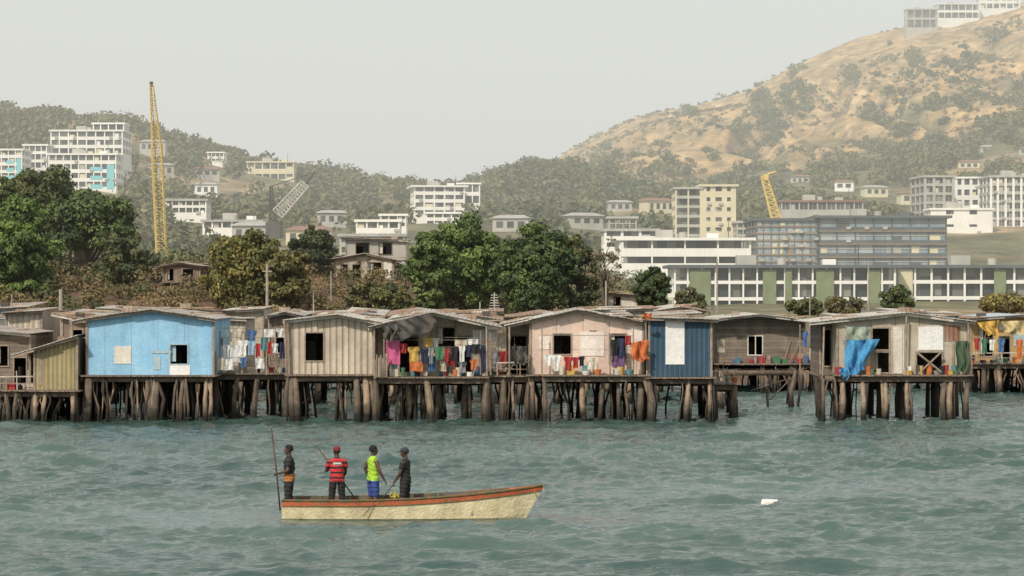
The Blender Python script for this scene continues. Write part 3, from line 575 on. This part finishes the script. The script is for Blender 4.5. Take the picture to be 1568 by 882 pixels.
def garment(mb,x,y,zt,w,h,mat,kind):
    nx,nz=7,8; ph=random.uniform(0,6)
    def sheet(xa,xb,z1,z0,prof=None):
        vs=[];
        for j in range(nz+1):
            t=j/nz; k=prof(t) if prof else 1; c=(xa+xb)/2
            for i in range(nx+1):
                s=i/nx-.5; vs.append((c+s*(xb-xa)*k,y+.035*math.sin(9*s+ph+2*t)+.03*t,z1+(z0-z1)*t+.02*math.sin(7*s+ph)*t))
        mb.add(vs,[(j*(nx+1)+i,j*(nx+1)+i+1,(j+1)*(nx+1)+i+1,(j+1)*(nx+1)+i) for j in range(nz) for i in range(nx)],mat)
    if kind=='shirt': sheet(x,x+w,zt,zt-h,lambda t:1 if t<.3 else (.74 if t<.42 else .68+.08*t))
    elif kind=='trousers': sheet(x+w*.1,x+w*.49,zt,zt-h); sheet(x+w*.51,x+w*.9,zt,zt-h*.98); sheet(x+w*.1,x+w*.9,zt+.005,zt-h*.2)
    else: sheet(x,x+w,zt,zt-h)
ROPE=M('rope',(.3,.28,.24))
def clothesline(Y,items,posts=True):
    a=min(i[0] for i in items)-4; b=max(i[1] for i in items)+4; zt=wz(min(i[2] for i in items),Y)+.02; e=empty('clothesline',(wx(a,Y),Y,zt)); mb=MB()
    mb.cyl((wx(a,Y),Y,zt),(wx(b,Y),Y,zt-.02),.012,.012,ROPE,4)
    if posts:
        for p in (a,b): mb.cyl((wx(p,Y),Y,wz(574,Y)),(wx(p,Y),Y,zt+.3),.04,.03,WOODL,5)
    for l,r,t,bt,c,k in items: garment(mb,wx(l,Y)-.02,Y+random.uniform(-.05,.02),wz(t,Y),(r-l)/F*Y*1.12,(bt-t)/F*Y*1.05,C[c],k)
    mb.build('laundry',e)
clothesline(D+.9,[(341,352,528,552,'white','shirt'),(353,366,529,553,'white','sheet'),(364,378,521,545,'white','shirt'),(379,391,522,543,'sky','shirt'),(391,399,526,545,'red','shirt'),(400,409,517,536,'teal','sheet'),(409,417,524,541,'red','shirt'),(417,426,526,540,'white','shirt'),(428,438,524,548,'navy','trousers')])
clothesline(D+2.4,[(332,341,518,530,'grey','sheet'),(345,356,505,522,'white','shirt'),(360,374,503,520,'cream','shirt'),(378,392,506,524,'blue','shirt'),(405,420,504,516,'white','sheet'),(424,436,503,516,'white','shirt')])
clothesline(D+.4,[(334,344,548,566,'cream','sheet'),(346,357,550,566,'white','sheet'),(368,378,548,562,'blue','shirt'),(392,404,549,564,'white','sheet')])
clothesline(D-.35,[(592,611,521,556,'pink','sheet'),(613,623,526,540,'red','shirt'),(625,641,531,553,'yellow','shirt'),(628,646,554,568,'orange','sheet'),(644,656,535,556,'navy','trousers'),(657,664,532,556,'grey','shirt'),(666,680,531,550,'green','shirt'),(681,688,533,553,'red','shirt'),(690,702,532,551,'black','shirt'),(703,712,530,553,'white','shirt'),(713,722,529,546,'navy','shirt'),(723,735,527,541,'black','shirt'),(736,747,529,570,'navy','trousers')])
clothesline(D-.1,[(648,664,517,530,'yellow','shirt'),(664,672,518,532,'white','shirt'),(697,714,520,530,'cream','sheet'),(716,731,519,528,'white','sheet'),(655,668,546,568,'blue','trousers'),(684,697,548,560,'red','shirt'),(598,610,552,570,'sky','shirt'),(674,684,552,568,'cream','shirt'),(702,714,554,570,'grey','shirt'),(720,732,550,566,'orange','shirt')])
clothesline(D-.7,[(834,846,543,560,'white','shirt'),(847,859,544,567,'white','shirt'),(864,876,546,566,'red','shirt'),(877,886,547,563,'red','shirt'),(887,895,546,560,'black','shirt'),(904,916,548,568,'cream','shirt'),(936,946,520,553,'black','shirt'),(946,957,518,546,'navy','shirt'),(958,966,514,528,'red','sheet'),(938,955,545,562,'purple','sheet')])
clothesline(D+.6,[(748,760,506,522,'white','shirt'),(761,774,510,535,'cream','sheet'),(782,806,530,558,'black','sheet'),(752,764,540,560,'grey','shirt'),(764,776,538,556,'red','shirt')])
clothesline(147,[(1229,1237,508,530,'blue','shirt'),(1238,1250,505,530,'grey','shirt'),(1240,1252,533,550,'white','sheet')])
clothesline(146.8,[(1492,1500,518,535,'red','shirt'),(1503,1512,519,540,'green','shirt'),(1515,1523,520,536,'white','shirt'),(1528,1538,519,538,'blue','shirt'),(1556,1566,520,548,'orange','shirt')])
def tarp(name,Y,corners,mat,folds=.12,seed=1):
    q=[Vector((wx(a,Y),Y,wz(b,Y))) for a,b in corners]; n=20; vs=[]; e=empty(name,q[0])
    for j in range(n+1):
        for i in range(n+1):
            s,t=i/n,j/n; p=q[0].lerp(q[1],s).lerp(q[3].lerp(q[2],s),t); vs.append((p.x+.09*math.sin(6*t+seed)*t,p.y-.1+folds*math.sin(11*s+3*t+seed)+folds*.6*math.sin(23*s-4*t),p.z+.07*math.sin(9*s+seed)*t+.03*math.sin(21*s)*t))
    mb=MB(); mb.add(vs,[(j*(n+1)+i,j*(n+1)+i+1,(j+1)*(n+1)+i+1,(j+1)*(n+1)+i) for j in range(n) for i in range(n)],mat); mb.build('sheet',e,True)
tarp('blue_tarpaulin',D-.5,[(1292,521),(1346,519),(1322,566),(1296,578)],C['tarpblue'],.14,1)
tarp('blue_tarpaulin',D-.6,[(1284,566),(1304,560),(1296,580),(1288,578)],C['tarpblue'],.06,3)
tarp('green_tarpaulin',D-.4,[(1296,500),(1332,503),(1334,524),(1292,522)],M('tarp_green_grey',(.26,.34,.27),(.36,.40,.32)),.08,2)
tarp('green_tarpaulin',D-.5,[(1462,522),(1483,522),(1482,568),(1463,572)],M('tarp_dark_green',(.05,.10,.06),(.09,.14,.08)),.08,4)
tarp('dark_tarpaulin',D-.7,[(592,494),(660,480),(672,502),(618,521)],DRK,.12,5)
tarp('dark_tarpaulin',D-.7,[(585,500),(610,496),(606,524),(590,520)],DRK,.1,6)
tarp('orange_tarpaulin',D-.8,[(966,525),(992,520),(995,551),(968,553)],C['orange'],.12,7)
tarp('orange_tarpaulin',D-1.1,[(982,482),(998,479),(998,487),(984,488)],C['orange'],.05,8)
tarp('yellow_tarpaulin',147.5,[(1496,494),(1530,490),(1526,514),(1508,512)],C['yellow'],.12,9)
tarp('yellow_tarpaulin',147.4,[(1532,492),(1580,490),(1572,512),(1540,508)],M('tarp_pale_yellow',(.62,.50,.26),(.5,.4,.22)),.12,11)
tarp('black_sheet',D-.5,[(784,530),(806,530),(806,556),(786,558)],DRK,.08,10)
e=empty('loose_boards',(wx(1400,D),D-.4,2.5)); mb=MB()
for a,b,c,d_ in ((1400,538,1440,570),(1440,538,1404,572),(1386,484,1384,574),(1260,500,1258,575),(1294,498,1294,575),(1480,495,1484,573),(574,500,574,575),(745,500,746,575),(780,500,780,574),(988,494,990,574),(112,492,112,596),(437,490,440,574)):
    mb.cyl((wx(a,D),D-.42,wz(b,D)),(wx(c,D),D-.42,wz(d_,D)),.05,.045,TRM,5)
for i in range(7): mb.box(wx(574+i*3,D),wx(574+i*3+2.4,D),D-.75,D-.7,wz(577,D),wz(random.uniform(540,550),D),random.choice([TRM,PLK,OCH]))
mb.build('boards',e)
shack('bank_hut',214,92,160,372,[(84,342),(125,334),(168,341)],5,TAN,RF2,[(98,106,348,365,'open'),(112,122,348,365,'open'),(136,150,346,371,'panel',OFF)],stilt=False)
e=empty('hut_frame',(wx(125,213.5),213.5,8)); mb=MB()
for p in (92,108,124,142,158): mb.cyl((wx(p,213.6),213.6,5),(wx(p,213.6),213.6,wz(372,213.6)),.14,.12,TRM,6)
mb.box(wx(92,213),wx(158,213),213.3,213.6,wz(398,213),wz(394,213),TRM); mb.box(wx(112,214),wx(140,214),214.5,217,5,wz(378,214),TAN); mb.build('frame',e)
shack('bank_hut',206,512,602,428,[(500,398),(560,388),(615,400)],5,TAN,RF3,[(522,532,405,420,'open'),(540,552,405,428,'open'),(566,584,402,416,'open'),(588,600,400,426,'panel',OFF)],stilt=False,patches=3)
shack('bank_hut',215,530,622,398,[(520,364),(626,368)],6,GRY,RF1,[(545,565,372,390,'open'),(580,600,372,390,'open')],stilt=False)
shack('bank_hut',200,250,306,432,[(240,410),(275,402),(312,408)],5,PLK,RF1,[(256,266,412,430,'open'),(280,296,412,424,'open')],stilt=False)
shack('bank_hut',196,930,975,470,[(924,448),(980,452)],4,OFF,RF1,[(940,950,455,468,'open')],stilt=False)
def pole(name,px,pt,pb,Y,r=.09,arm=False):
    e=empty(name,(wx(px,Y),Y,0)); mb=MB(); mb.cyl((wx(px,Y),Y,0),(wx(px,Y),Y,wz(pt,Y)),r,r*.7,M('pole_pale',(.42,.38,.32)),7)
    if arm: mb.box(wx(px,Y)-.3,wx(px,Y)+.3,Y-.05,Y+.05,wz(pt,Y)-.45,wz(pt,Y)-.38,TRM)
    mb.build('post',e)
pole('utility_pole',409,405,560,160,.11,True); pole('utility_pole',93,443,560,160,.15); pole('utility_pole',928,430,560,160,.08); pole('utility_pole',507,415,500,195); pole('utility_pole',1098,395,500,230,.1); pole('utility_pole',1330,400,500,230,.1); pole('utility_pole',735,462,560,150,.05); pole('utility_pole',18,450,560,155,.06); pole('utility_pole',1240,452,560,160,.05); pole('utility_pole',480,448,560,160,.05)
Y=150; e=empty('tv_antenna',(wx(757,150),150,4)); mb=MB(); mb.cyl((wx(757,Y),Y,4),(wx(757,Y),Y,wz(448,Y)),.04,.03,CRW,5)
for i in range(6): mb.cyl((wx(749+i*.6,Y),Y,wz(472-4*i,Y)),(wx(765-i*.6,Y),Y,wz(472-4*i,Y)),.025,.025,CRW,4)
mb.build('antenna',e)
# ------------------------------------------------------------------ boat
BY=68.2; BX0=wx(430,67.4); BX1=wx(835,67.4)
HUL=M('boat_cream_paint',(.80,.70,.46),(.68,.58,.36),rough=.5,stain=.55,s=2); ORG=M('boat_orange_paint',(.60,.12,.04),(.34,.11,.05),rough=.55,stain=.75,s=3.5); GRN=M('boat_green_trim',(.06,.11,.05),(.26,.10,.04),rough=.6,s=4)
INN=M('boat_inside',(.10,.095,.075),(.17,.15,.11),stain=.5)
boat=empty('fishing_boat',((BX0+BX1)/2,BY,0)); ns=44; mb=MB()
def sect(t,inset=0):
    sheer=.50+.36*max(0,(t-.15)/.85)**2.2; half=.72*(min(1,.80+.8*t)) if t<.25 else .72*max(0.0,1-((t-.25)/.75)**2.6); half=max(half,.015)
    keel=-.22+.12*max(0,(t-.8)/.2)**2; L=BX1-BX0; rk=.55*max(0,(t-.55)/.45)**2
    pts=[]
    for f,(hz,hb) in enumerate(((keel,.02),(keel+.10,.62),(keel+.24,.86),(sheer-.15,.985),(sheer-.05,1.0),(sheer,1.0))):
        b_=max(half*hb-inset,.005); z=hz+(inset if f<1 else 0); x=BX0+L*t-rk*(sheer-z)/(sheer-keel)*1.0; pts.append((x,b_,z))
    return pts
rows=[sect(i/ns) for i in range(ns+1)]; ri=[sect(i/ns,.045) for i in range(ns+1)]
for sg in (-1,1):
    vs=[(x,BY+sg*b_,z) for r in rows for x,b_,z in r]
    for band,mat in ((0,HUL),(1,HUL),(2,HUL),(3,ORG),(4,GRN)):
        fs=[(i*6+band,(i+1)*6+band,(i+1)*6+band+1,i*6+band+1) for i in range(ns)]; mb.add(vs,[f if sg<0 else f[::-1] for f in fs],mat)
    vi=[(x,BY+sg*b_,z) for r in ri for x,b_,z in r]
    mb.add(vi,[(i*6+k,(i+1)*6+k,(i+1)*6+k+1,i*6+k+1) for i in range(ns) for k in range(5)],INN)
    mb.path([(r[5][0],BY+sg*(r[5][1]+.0),r[5][2]) for r in rows],[.028]*(ns+1),GRN,6)
    mb.path([(r[3][0],BY+sg*(r[3][1]+.012),r[3][2]) for r in rows],[.012]*(ns+1),GRN,5)
r=rows[0]; mb.add([(x,BY-b_,z) for x,b_,z in r]+[(x,BY+b_,z) for x,b_,z in reversed(r)],[tuple(range(12))],ORG)
fl=[];
for i in range(ns-3):
    x,b_,z=ri[i][2]; fl+=[(x,BY-b_,.10),(x,BY+b_,.10)]
mb.add(fl,[(2*i,2*i+2,2*i+3,2*i+1) for i in range(ns-4)],INN)
def thwart(px,w,z,t):
    x=wx(px,BY); i=int((x-BX0)/(BX1-BX0)*ns); b_=ri[i][4][1]; mb.box(x-w/2,x+w/2,BY-b_,BY+b_,z,z+t,PLK)
thwart(470,.25,.36,.04); thwart(650,.28,.38,.04); thwart(545,.25,.36,.04)
xs=wx(680,BY); mb.box(xs,xs+.8,BY-.50,BY+.50,.60,.64,DRK)
for a in (0,.7): mb.box(xs+a,xs+a+.06,BY-.45,BY-.39,.1,.6,TRM); mb.box(xs+a,xs+a+.06,BY+.39,BY+.45,.1,.6,TRM)
for i in range(6,40,5):
    for sg in (-1,1): mb.path([(ri[i][k][0],BY+sg*(ri[i][k][1]-.015),ri[i][k][2]) for k in (2,3,5)],[.02]*3,PLK,5)
vs=[];
for i in range(38,ns+1): x,b_,z=rows[i][5]; vs+=[(x,BY-b_,z+.012),(x,BY+b_,z+.012)]
mb.add(vs,[(2*i,2*i+2,2*i+3,2*i+1) for i in range((len(vs)//2)-1)],ORG)
mb.path([(BX1-.03,BY-.05,.86),(BX1-.02,BY-.12,.6),(BX1-.1,BY-.14,.42),(BX1-.2,BY-.13,.5),(BX1-.28,BY-.12,.72)],[.012]*5,ROPE,5)
mb.cyl((wx(555,67.3),BY-.76,.1),(wx(573,67.3),BY-.77,.46),.012,.012,DRK,5)
mb.build('hull',boat)
# ------------------------------------------------------------------ people
SK=M('skin_dark',(.085,.045,.03),(.07,.038,.026),rough=.5,stain=0,bump=0); HR_=M('hair_black',(.012,.010,.009),stain=0)
LIP=M('lips',(.12,.05,.04),stain=0,bump=0); EYW=M('eye_white',(.6,.58,.52),stain=0,bump=0); LOGO=M('shirt_print',(.55,.55,.53),stain=0,bump=0)
PRI=dict(lip=7,cap=6,hair=5,logo=4.5,hem=4,shirt=3,pants=2,skin=1)
def human(name,px,Y,zf,heading,H,hands,cl,shorts=False,tank=False,cap=None,headyaw=0,pitch=0,hem=False,logo=False):
    Xp=wx(px,Y); k=H/1.725; kw=k*1.08; Rm=Matrix.Rotation(math.radians(heading),4,'Z'); Wm=Matrix.Translation((Xp,Y,zf))@Rm@Matrix.Diagonal((kw,kw,k,1)); Wi=Wm.inverted()
    V=[];Fc=[];Lb=[]
    def tube(label,pts,rad,n=14,fr=None,T=None):
        pts=[Vector(p) for p in pts]; P=[];Q=[]
        for i in range(len(pts)-1):
            m=max(1,int((pts[i+1]-pts[i]).length/.022))
            for j in range(m):
                t=j/m; P.append(pts[i].lerp(pts[i+1],t)); Q.append([rad[i][q]*(1-t)+rad[i+1][q]*t for q in (0,1)])
        P.append(pts[-1]);Q.append(rad[-1]); o=len(V)
        for i,p in enumerate(P):
            if fr: a,b=Vector(fr[0]),Vector(fr[1])
            else:
                d=(P[min(i+1,len(P)-1)]-P[max(0,i-1)]).normalized(); ref=Vector((1,0,0)) if abs(d.x)<.8 else Vector((0,0,1)); b=d.cross(ref).normalized(); a=b.cross(d)
            for q in range(n):
                t=2*math.pi*q/n; c=p+Q[i][0]*math.cos(t)*a+Q[i][1]*math.sin(t)*b
                if T: c=T@c
                V.append(c);Lb.append(label)
        Fc.append(tuple(range(o+n-1,o-1,-1)));Fc.append(tuple(range(o+(len(P)-1)*n,o+len(P)*n)))
        for i in range(len(P)-1):
            for q in range(n): Fc.append((o+i*n+q,o+i*n+(q+1)%n,o+(i+1)*n+(q+1)%n,o+(i+1)*n+q))
    XY=((1,0,0),(0,1,0))
    tube('shirt',[(0,0,.86),(0,0,.93),(0,.005,1.05),(0,.01,1.20),(0,.01,1.31),(0,.002,1.37),(0,0,1.41),(0,0,1.445)],[(.178,.128),(.172,.124),(.158,.112),(.172,.118),(.186,.115),(.178,.10),(.13,.078),(.07,.062)],28,XY)
    if hem: tube('hem',[(0,0,.85),(0,0,.92),(0,.003,.99)],[(.184,.136),(.179,.132),(.170,.124)],28,XY)
    if logo: tube('logo',[(-.08,-.105,1.30),(-.04,-.112,1.295),(.04,-.112,1.295),(.08,-.105,1.30)],[(.012,.014)]*4,10,((0,1,0),(0,0,1)))
    tube('pants',[(0,0,.80),(0,0,.88),(0,0,.94)],[(.165,.115),(.162,.114),(.15,.105)],24,XY)
    tube('skin',[(0,-.005,1.38),(0,.005,1.48),(0,.015,1.55)],[(.062,.062),(.052,.055),(.055,.06)],14,XY)
    T=Matrix.Translation((0,0,1.48))@Matrix.Rotation(math.radians(headyaw),4,'Z')@Matrix.Rotation(math.radians(pitch),4,'X')@Matrix.Translation((0,0,-1.48))
    tube('skin',[(0,.055,1.492),(0,.048,1.52),(0,.022,1.56),(0,.008,1.61),(0,0,1.66),(0,-.005,1.70),(0,-.008,1.722)],[(.03,.03),(.052,.052),(.066,.080),(.073,.094),(.072,.094),(.055,.072),(.02,.03)],24,XY,T)
    tube('skin',[(0,.098,1.615),(0,.110,1.59),(0,.117,1.572),(0,.103,1.562)],[(.009,.01),(.012,.012),(.018,.013),(.014,.01)],8,XY,T)
    tube('lip',[(-.024,.096,1.535),(0,.104,1.535),(.024,.096,1.535)],[(.008,.008),(.011,.011),(.008,.008)],8,None,T)
    tube('skin',[(-.05,.088,1.635),(0,.097,1.637),(.05,.088,1.635)],[(.010,.01)]*3,8,None,T)
    for s in (-1,1): tube('skin',[(s*.074,-.005,1.575),(s*.084,-.012,1.60),(s*.083,-.012,1.625)],[(.008,.014),(.010,.022),(.008,.016)],8,XY,T)
    tube('hair',[(0,-.045,1.57),(0,-.030,1.62),(0,-.016,1.67),(0,-.008,1.712),(0,-.008,1.735)],[(.062,.058),(.078,.078),(.079,.092),(.060,.076),(.02,.03)],28,XY,T)
    if cap:
        tube('cap',[(0,-.006,1.648),(0,-.006,1.69),(0,-.008,1.725),(0,-.008,1.750)],[(.087,.107),(.085,.105),(.064,.082),(.025,.03)],28,XY,T)
        tube('cap',[(0,.07,1.66),(0,.12,1.655),(0,.165,1.643)],[(.07,.008),(.066,.008),(.035,.006)],14,((1,0,0),(0,0,1)),T)
    for s,tg in zip((-1,1),hands):
        sh=Vector((s*.178,0,1.362)); tgt=(Wi@Vector(tg)) if tg is not None else Vector((s*.25,.05,.80)); l1,l2=.29,.27
        d=tgt-sh; Ln=min(d.length,l1+l2+.06); d.normalize(); wr=sh+d*(Ln-.07); dd=min((wr-sh).length,l1+l2-.003); wr=sh+d*dd
        a=(l1*l1-l2*l2+dd*dd)/(2*dd); hgt=math.sqrt(max(l1*l1-a*a,0)); pole=Vector((s*.55,-.45,-.7)); pole=(pole-d*pole.dot(d)).normalized(); el=sh+d*a+pole*hgt
        tube('skin',[sh,sh.lerp(el,.4),el],[(.050,.050),(.049,.049),(.040,.040)],12); tube('skin',[el,el.lerp(wr,.3),wr],[(.040,.040),(.042,.040),(.026,.024)],12)
        if not tank: tube('shirt',[Vector((s*.09,0,1.355)),sh.lerp(el,-.02),sh.lerp(el,.12),sh.lerp(el,.62)],[(.045,.045),(.058,.058),(.066,.066),(.069,.069)],20)
        else: tube('skin',[Vector((s*.13,0,1.36)),sh],[(.048,.048),(.053,.053)],12)
        f=(wr-el).normalized(); side=f.cross(Vector((0,0,1))); side=side.normalized() if side.length>.2 else Vector((0,1,0))
        nrm=side.cross(f).normalized()
        if tg is None: side,nrm=Vector((0,1,0)),Vector((-s,0,0))
        fr=(side,nrm); tube('skin',[wr,wr+f*.03,wr+f*.085],[(.026,.018),(.040,.017),(.041,.014)],12,fr)
        c=.9 if tg is not None else .35
        for q,(o,ln) in enumerate(((-.032,.85),(-.011,1.0),(.011,.97),(.032,.75))):
            p0=wr+f*.07+side*o; p1=p0+f*.038*ln; p2=p1+(f*(1-c)+nrm*c*-1).normalized()*.03*ln; p3=p2+(f*(.2-c)+nrm*-.8).normalized()*.024*ln
            tube('skin',[p0,p1,p2,p3],[(.0105,.0105),(.0098,.0098),(.009,.009),(.0075,.0075)],8)
        p0=wr+f*.02-side*.03; p1=p0-side*.028+f*.025-nrm*.008; p2=p1+f*.025-nrm*.02; tube('skin',[p0,p1,p2],[(.014,.014),(.0115,.0115),(.009,.009)],8)
    for s in (-1,1):
        hp=Vector((s*.088,0,.90)); kn=Vector((s*.12,.02,.49)); an=Vector((s*.14,-.01,.08))
        tube('skin',[hp,hp.lerp(kn,.5),kn,kn.lerp(an,.3),an,an-Vector((0,0,.05))],[(.075,.08),(.070,.075),(.056,.058),(.055,.058),(.036,.038),(.036,.04)],14)
        tube('skin',[an+Vector((0,-.055,-.045)),an+Vector((0,.02,-.04)),an+Vector((s*.01,.12,-.052)),an+Vector((s*.012,.18,-.06))],[(.034,.032),(.040,.036),(.046,.025),(.034,.016)],12,((1,0,0),(0,0,1)))
        en=kn.lerp(an,.15) if shorts else an+Vector((0,0,.03))
        tube('pants',[hp+Vector((0,0,.0)),hp.lerp(kn,.5),kn,en] ,[(.090,.105),(.092,.1),(.078,.082),(.074,.08) if shorts else (.056,.06)],20)
    me=bpy.data.meshes.new('tmp'); me.from_pydata([tuple(v) for v in V],[],Fc); ob=bpy.data.objects.new('tmp',me); sc.collection.objects.link(ob)
    m=ob.modifiers.new('r','REMESH'); m.mode='VOXEL'; m.voxel_size=.0065; m2=ob.modifiers.new('s','SMOOTH'); m2.factor=.5; m2.iterations=3
    dg=bpy.context.evaluated_depsgraph_get(); nm=bpy.data.meshes.new_from_object(ob.evaluated_get(dg)); bpy.data.objects.remove(ob)
    kd=kdtree.KDTree(len(V)); [kd.insert(v,i) for i,v in enumerate(V)]; kd.balance()
    labs=['skin','shirt','pants','hair','cap','lip','hem','logo']; nm.materials.clear()
    for l in labs: nm.materials.append({'skin':SK,'hair':HR_,'lip':LIP,'logo':LOGO}.get(l) or cl.get(l) or SK)
    # label each vertex of the figure once, then give every face its first vertex's label
    nv=len(nm.vertices); co=np.empty(nv*3,np.float32); nm.vertices.foreach_get('co',co); co=co.reshape(-1,3); no=np.empty(nv*3,np.float32); nm.vertices.foreach_get('normal',no); no=no.reshape(-1,3)
    def lab(p):
        r=kd.find_n(p,6); d0=r[0][2]+.011; best=-1;bl='skin'
        for _,i,dd in r:
            if dd<d0 and PRI[Lb[i]]>best: best=PRI[Lb[i]];bl=Lb[i]
        return labs.index(bl)
    vl=[lab(p) for p in co.tolist()]
    nl_=len(nm.loops); lv=np.empty(nl_,np.int32); nm.loops.foreach_get('vertex_index',lv); ls=np.empty(len(nm.polygons),np.int32); nm.polygons.foreach_get('loop_start',ls)
    nm.polygons.foreach_set('material_index',np.array(vl,np.int32)[lv[ls]]); nm.polygons.foreach_set('use_smooth',[True]*len(nm.polygons))
    x,y,z=co.T; amp=(.006*np.sin(22*z+14*x+5*np.sin(9*y))*np.sin(17*x+11*z)+.004*np.sin(60*z+20*x))*((z>.1)&(z<1.4)&(np.abs(x)<.24)); co=co+no*amp[:,None]
    nm.vertices.foreach_set('co',co.astype(np.float32).ravel()); nm.update()
    e=empty(name,(Xp,Y,zf)); body=bpy.data.objects.new('body',nm); sc.collection.objects.link(body); body.parent=e; e.rotation_euler[2]=math.radians(heading); e.scale=(kw,kw,k)
    eb=MB()
    for s in (-1,1):
        c=T@Vector((s*.03,.086,1.607)); f=(T.to_3x3()@Vector((0,1,0)))
        eb.path([c-f*.008,c,c+f*.007,c+f*.009],[.008,.012,.008,.002],EYW,8); eb.cyl(c+f*.006,c+f*.0105,.005,.004,HR_,8)
    o=eb.build('eyes'); o.parent=e
    return e
BLK=cm('black_tee',(.022,.022,.026)); OTR=cm('orange_trim',(.50,.19,.05)); SPEAR=M('spear_wood',(.12,.07,.045))
STR=M('striped_shirt',(.50,.035,.04),(.42,.03,.035),stripe=(.13,.34,(.02,.015,.02)),stain=0,rough=.9); LIM=cm('lime_vest',(.42,.68,.05)); TSR=cm('dark_trousers',(.025,.022,.024)); BSH=cm('blue_shorts',(.04,.08,.28)); MAR=cm('maroon_cap',(.24,.03,.03)); GCP=cm('grey_cap',(.05,.06,.065))
YB=68.2; FZ=.105
def W3(px,py,Y): return (wx(px,Y),Y,wz(py,Y))
human('fisherman',443,YB,FZ,88,1.80,(W3(424,728,YB-.12),None),dict(shirt=BLK,pants=TSR,hem=OTR),headyaw=5,pitch=-4,hem=True)
human('fisherman',516,YB,FZ,12,1.75,(W3(508,716,YB+.36),W3(525,736,YB+.36)),dict(shirt=STR,pants=TSR,cap=MAR),cap=True,headyaw=10,pitch=-6,logo=True)
human('fisherman',571,YB+.1,FZ,-62,1.78,(None,W3(592,742,YB-.15)),dict(shirt=LIM,pants=BSH),shorts=True,tank=True,headyaw=-5,pitch=-5)
human('fisherman',621,YB,FZ,72,1.72,(W3(603,742,YB-.18),W3(604,737,YB+.12)),dict(shirt=BLK,pants=TSR,cap=GCP),cap=True,pitch=-10)
def spear(a,b,r=.014):
    e=empty('fishing_spear',a); mb=MB(); a=Vector(a);b=Vector(b); mb.path([a,a.lerp(b,.5)+Vector((.012,0,0)),b],[r,r*1.3,r*1.2],SPEAR,7); mb.build('shaft',e,True)
spear(W3(415.5,655,YB-.12),W3(429,782,YB-.12),.018)
spear(W3(483,681,YB+.36),W3(547,768,YB+.36),.015)
spear(W3(606,736,YB-.18),W3(578,772,YB-.3),.012)
e=empty('fishing_net',W3(605,757,YB-.1)); mb=MB(); c=Vector(W3(605,758,YB-.15))
NET=cm('yellow_net',(.65,.55,.10))
for i in range(26):
    q=Vector((random.gauss(0,.05),random.gauss(0,.05),random.gauss(0,.05))); q2=q+Vector((random.gauss(0,.06),0,-random.uniform(.03,.1))); mb.cyl(c+q,c+q2,.018,.01,NET,5)
mb.cyl(c+Vector((0,0,.05)),Vector(W3(603,742,YB-.18)),.008,.008,NET,5); mb.build('bundle',e)
Yd=72.5; e=empty('floating_debris',(wx(1180,Yd),Yd,.03)); mb=MB(); x=wx(1164,Yd)
mb.hexa([(x,Yd-.15,-.05),(x+.5,Yd-.2,-.06),(x+.56,Yd+.2,-.04),(x+.04,Yd+.22,-.05),(x+.03,Yd-.12,.12),(x+.46,Yd-.16,.09),(x+.5,Yd+.16,.12),(x+.08,Yd+.18,.13)],WPN)
mb.hexa([(x+.1,Yd-.3,.0),(x+.6,Yd-.3,.0),(x+.6,Yd-.15,.02),(x+.12,Yd-.1,.02),(x+.12,Yd-.28,.07),(x+.56,Yd-.28,.06),(x+.57,Yd-.17,.09),(x+.14,Yd-.12,.08)],OFF); mb.build('foam_block',e)
# ------------------------------------------------------------------ world, sun, camera
w=bpy.data.worlds.new('World'); sc.world=w; w.use_nodes=True; nt=w.node_tree; nt.nodes.clear()
EL,AZ=40,208
sky=N(nt,'ShaderNodeTexSky',sky_type='NISHITA'); sky.sun_disc=False; sky.sun_elevation=math.radians(EL); sky.sun_rotation=math.radians(AZ); sky.dust_density=4; sky.air_density=1.2
hs=N(nt,'ShaderNodeHueSaturation'); hs.inputs['Saturation'].default_value=.35; nt.links.new(sky.outputs[0],hs.inputs['Color'])
c=mix(nt,.78,hs.outputs[0],(8.3,8.4,7.9)); bg=N(nt,'ShaderNodeBackground'); bg.inputs[1].default_value=.1; nt.links.new(c,bg.inputs[0]); o=N(nt,'ShaderNodeOutputWorld'); nt.links.new(bg.outputs[0],o.inputs[0])
L=bpy.data.lights.new('sun','SUN'); L.energy=3.2; L.angle=math.radians(3); L.color=(1,.91,.77); so=bpy.data.objects.new('sun',L); sc.collection.objects.link(so)
az=math.radians(AZ); el=math.radians(EL); dv=Vector((math.sin(az)*math.cos(el),math.cos(az)*math.cos(el),math.sin(el))); so.rotation_euler=dv.to_track_quat('Z','Y').to_euler(); so.location=(0,-20,60)
cam=bpy.data.cameras.new('camera'); cam.sensor_width=36; cam.lens=36*F/1568; cam.clip_end=12000; cam.clip_start=.5; co=bpy.data.objects.new('camera',cam); sc.collection.objects.link(co); co.location=(0,0,EYE); co.rotation_euler=(math.pi/2,0,0); sc.camera=co
sc.view_settings.view_transform='Standard'; sc.view_settings.look='None'; sc.view_settings.exposure=0
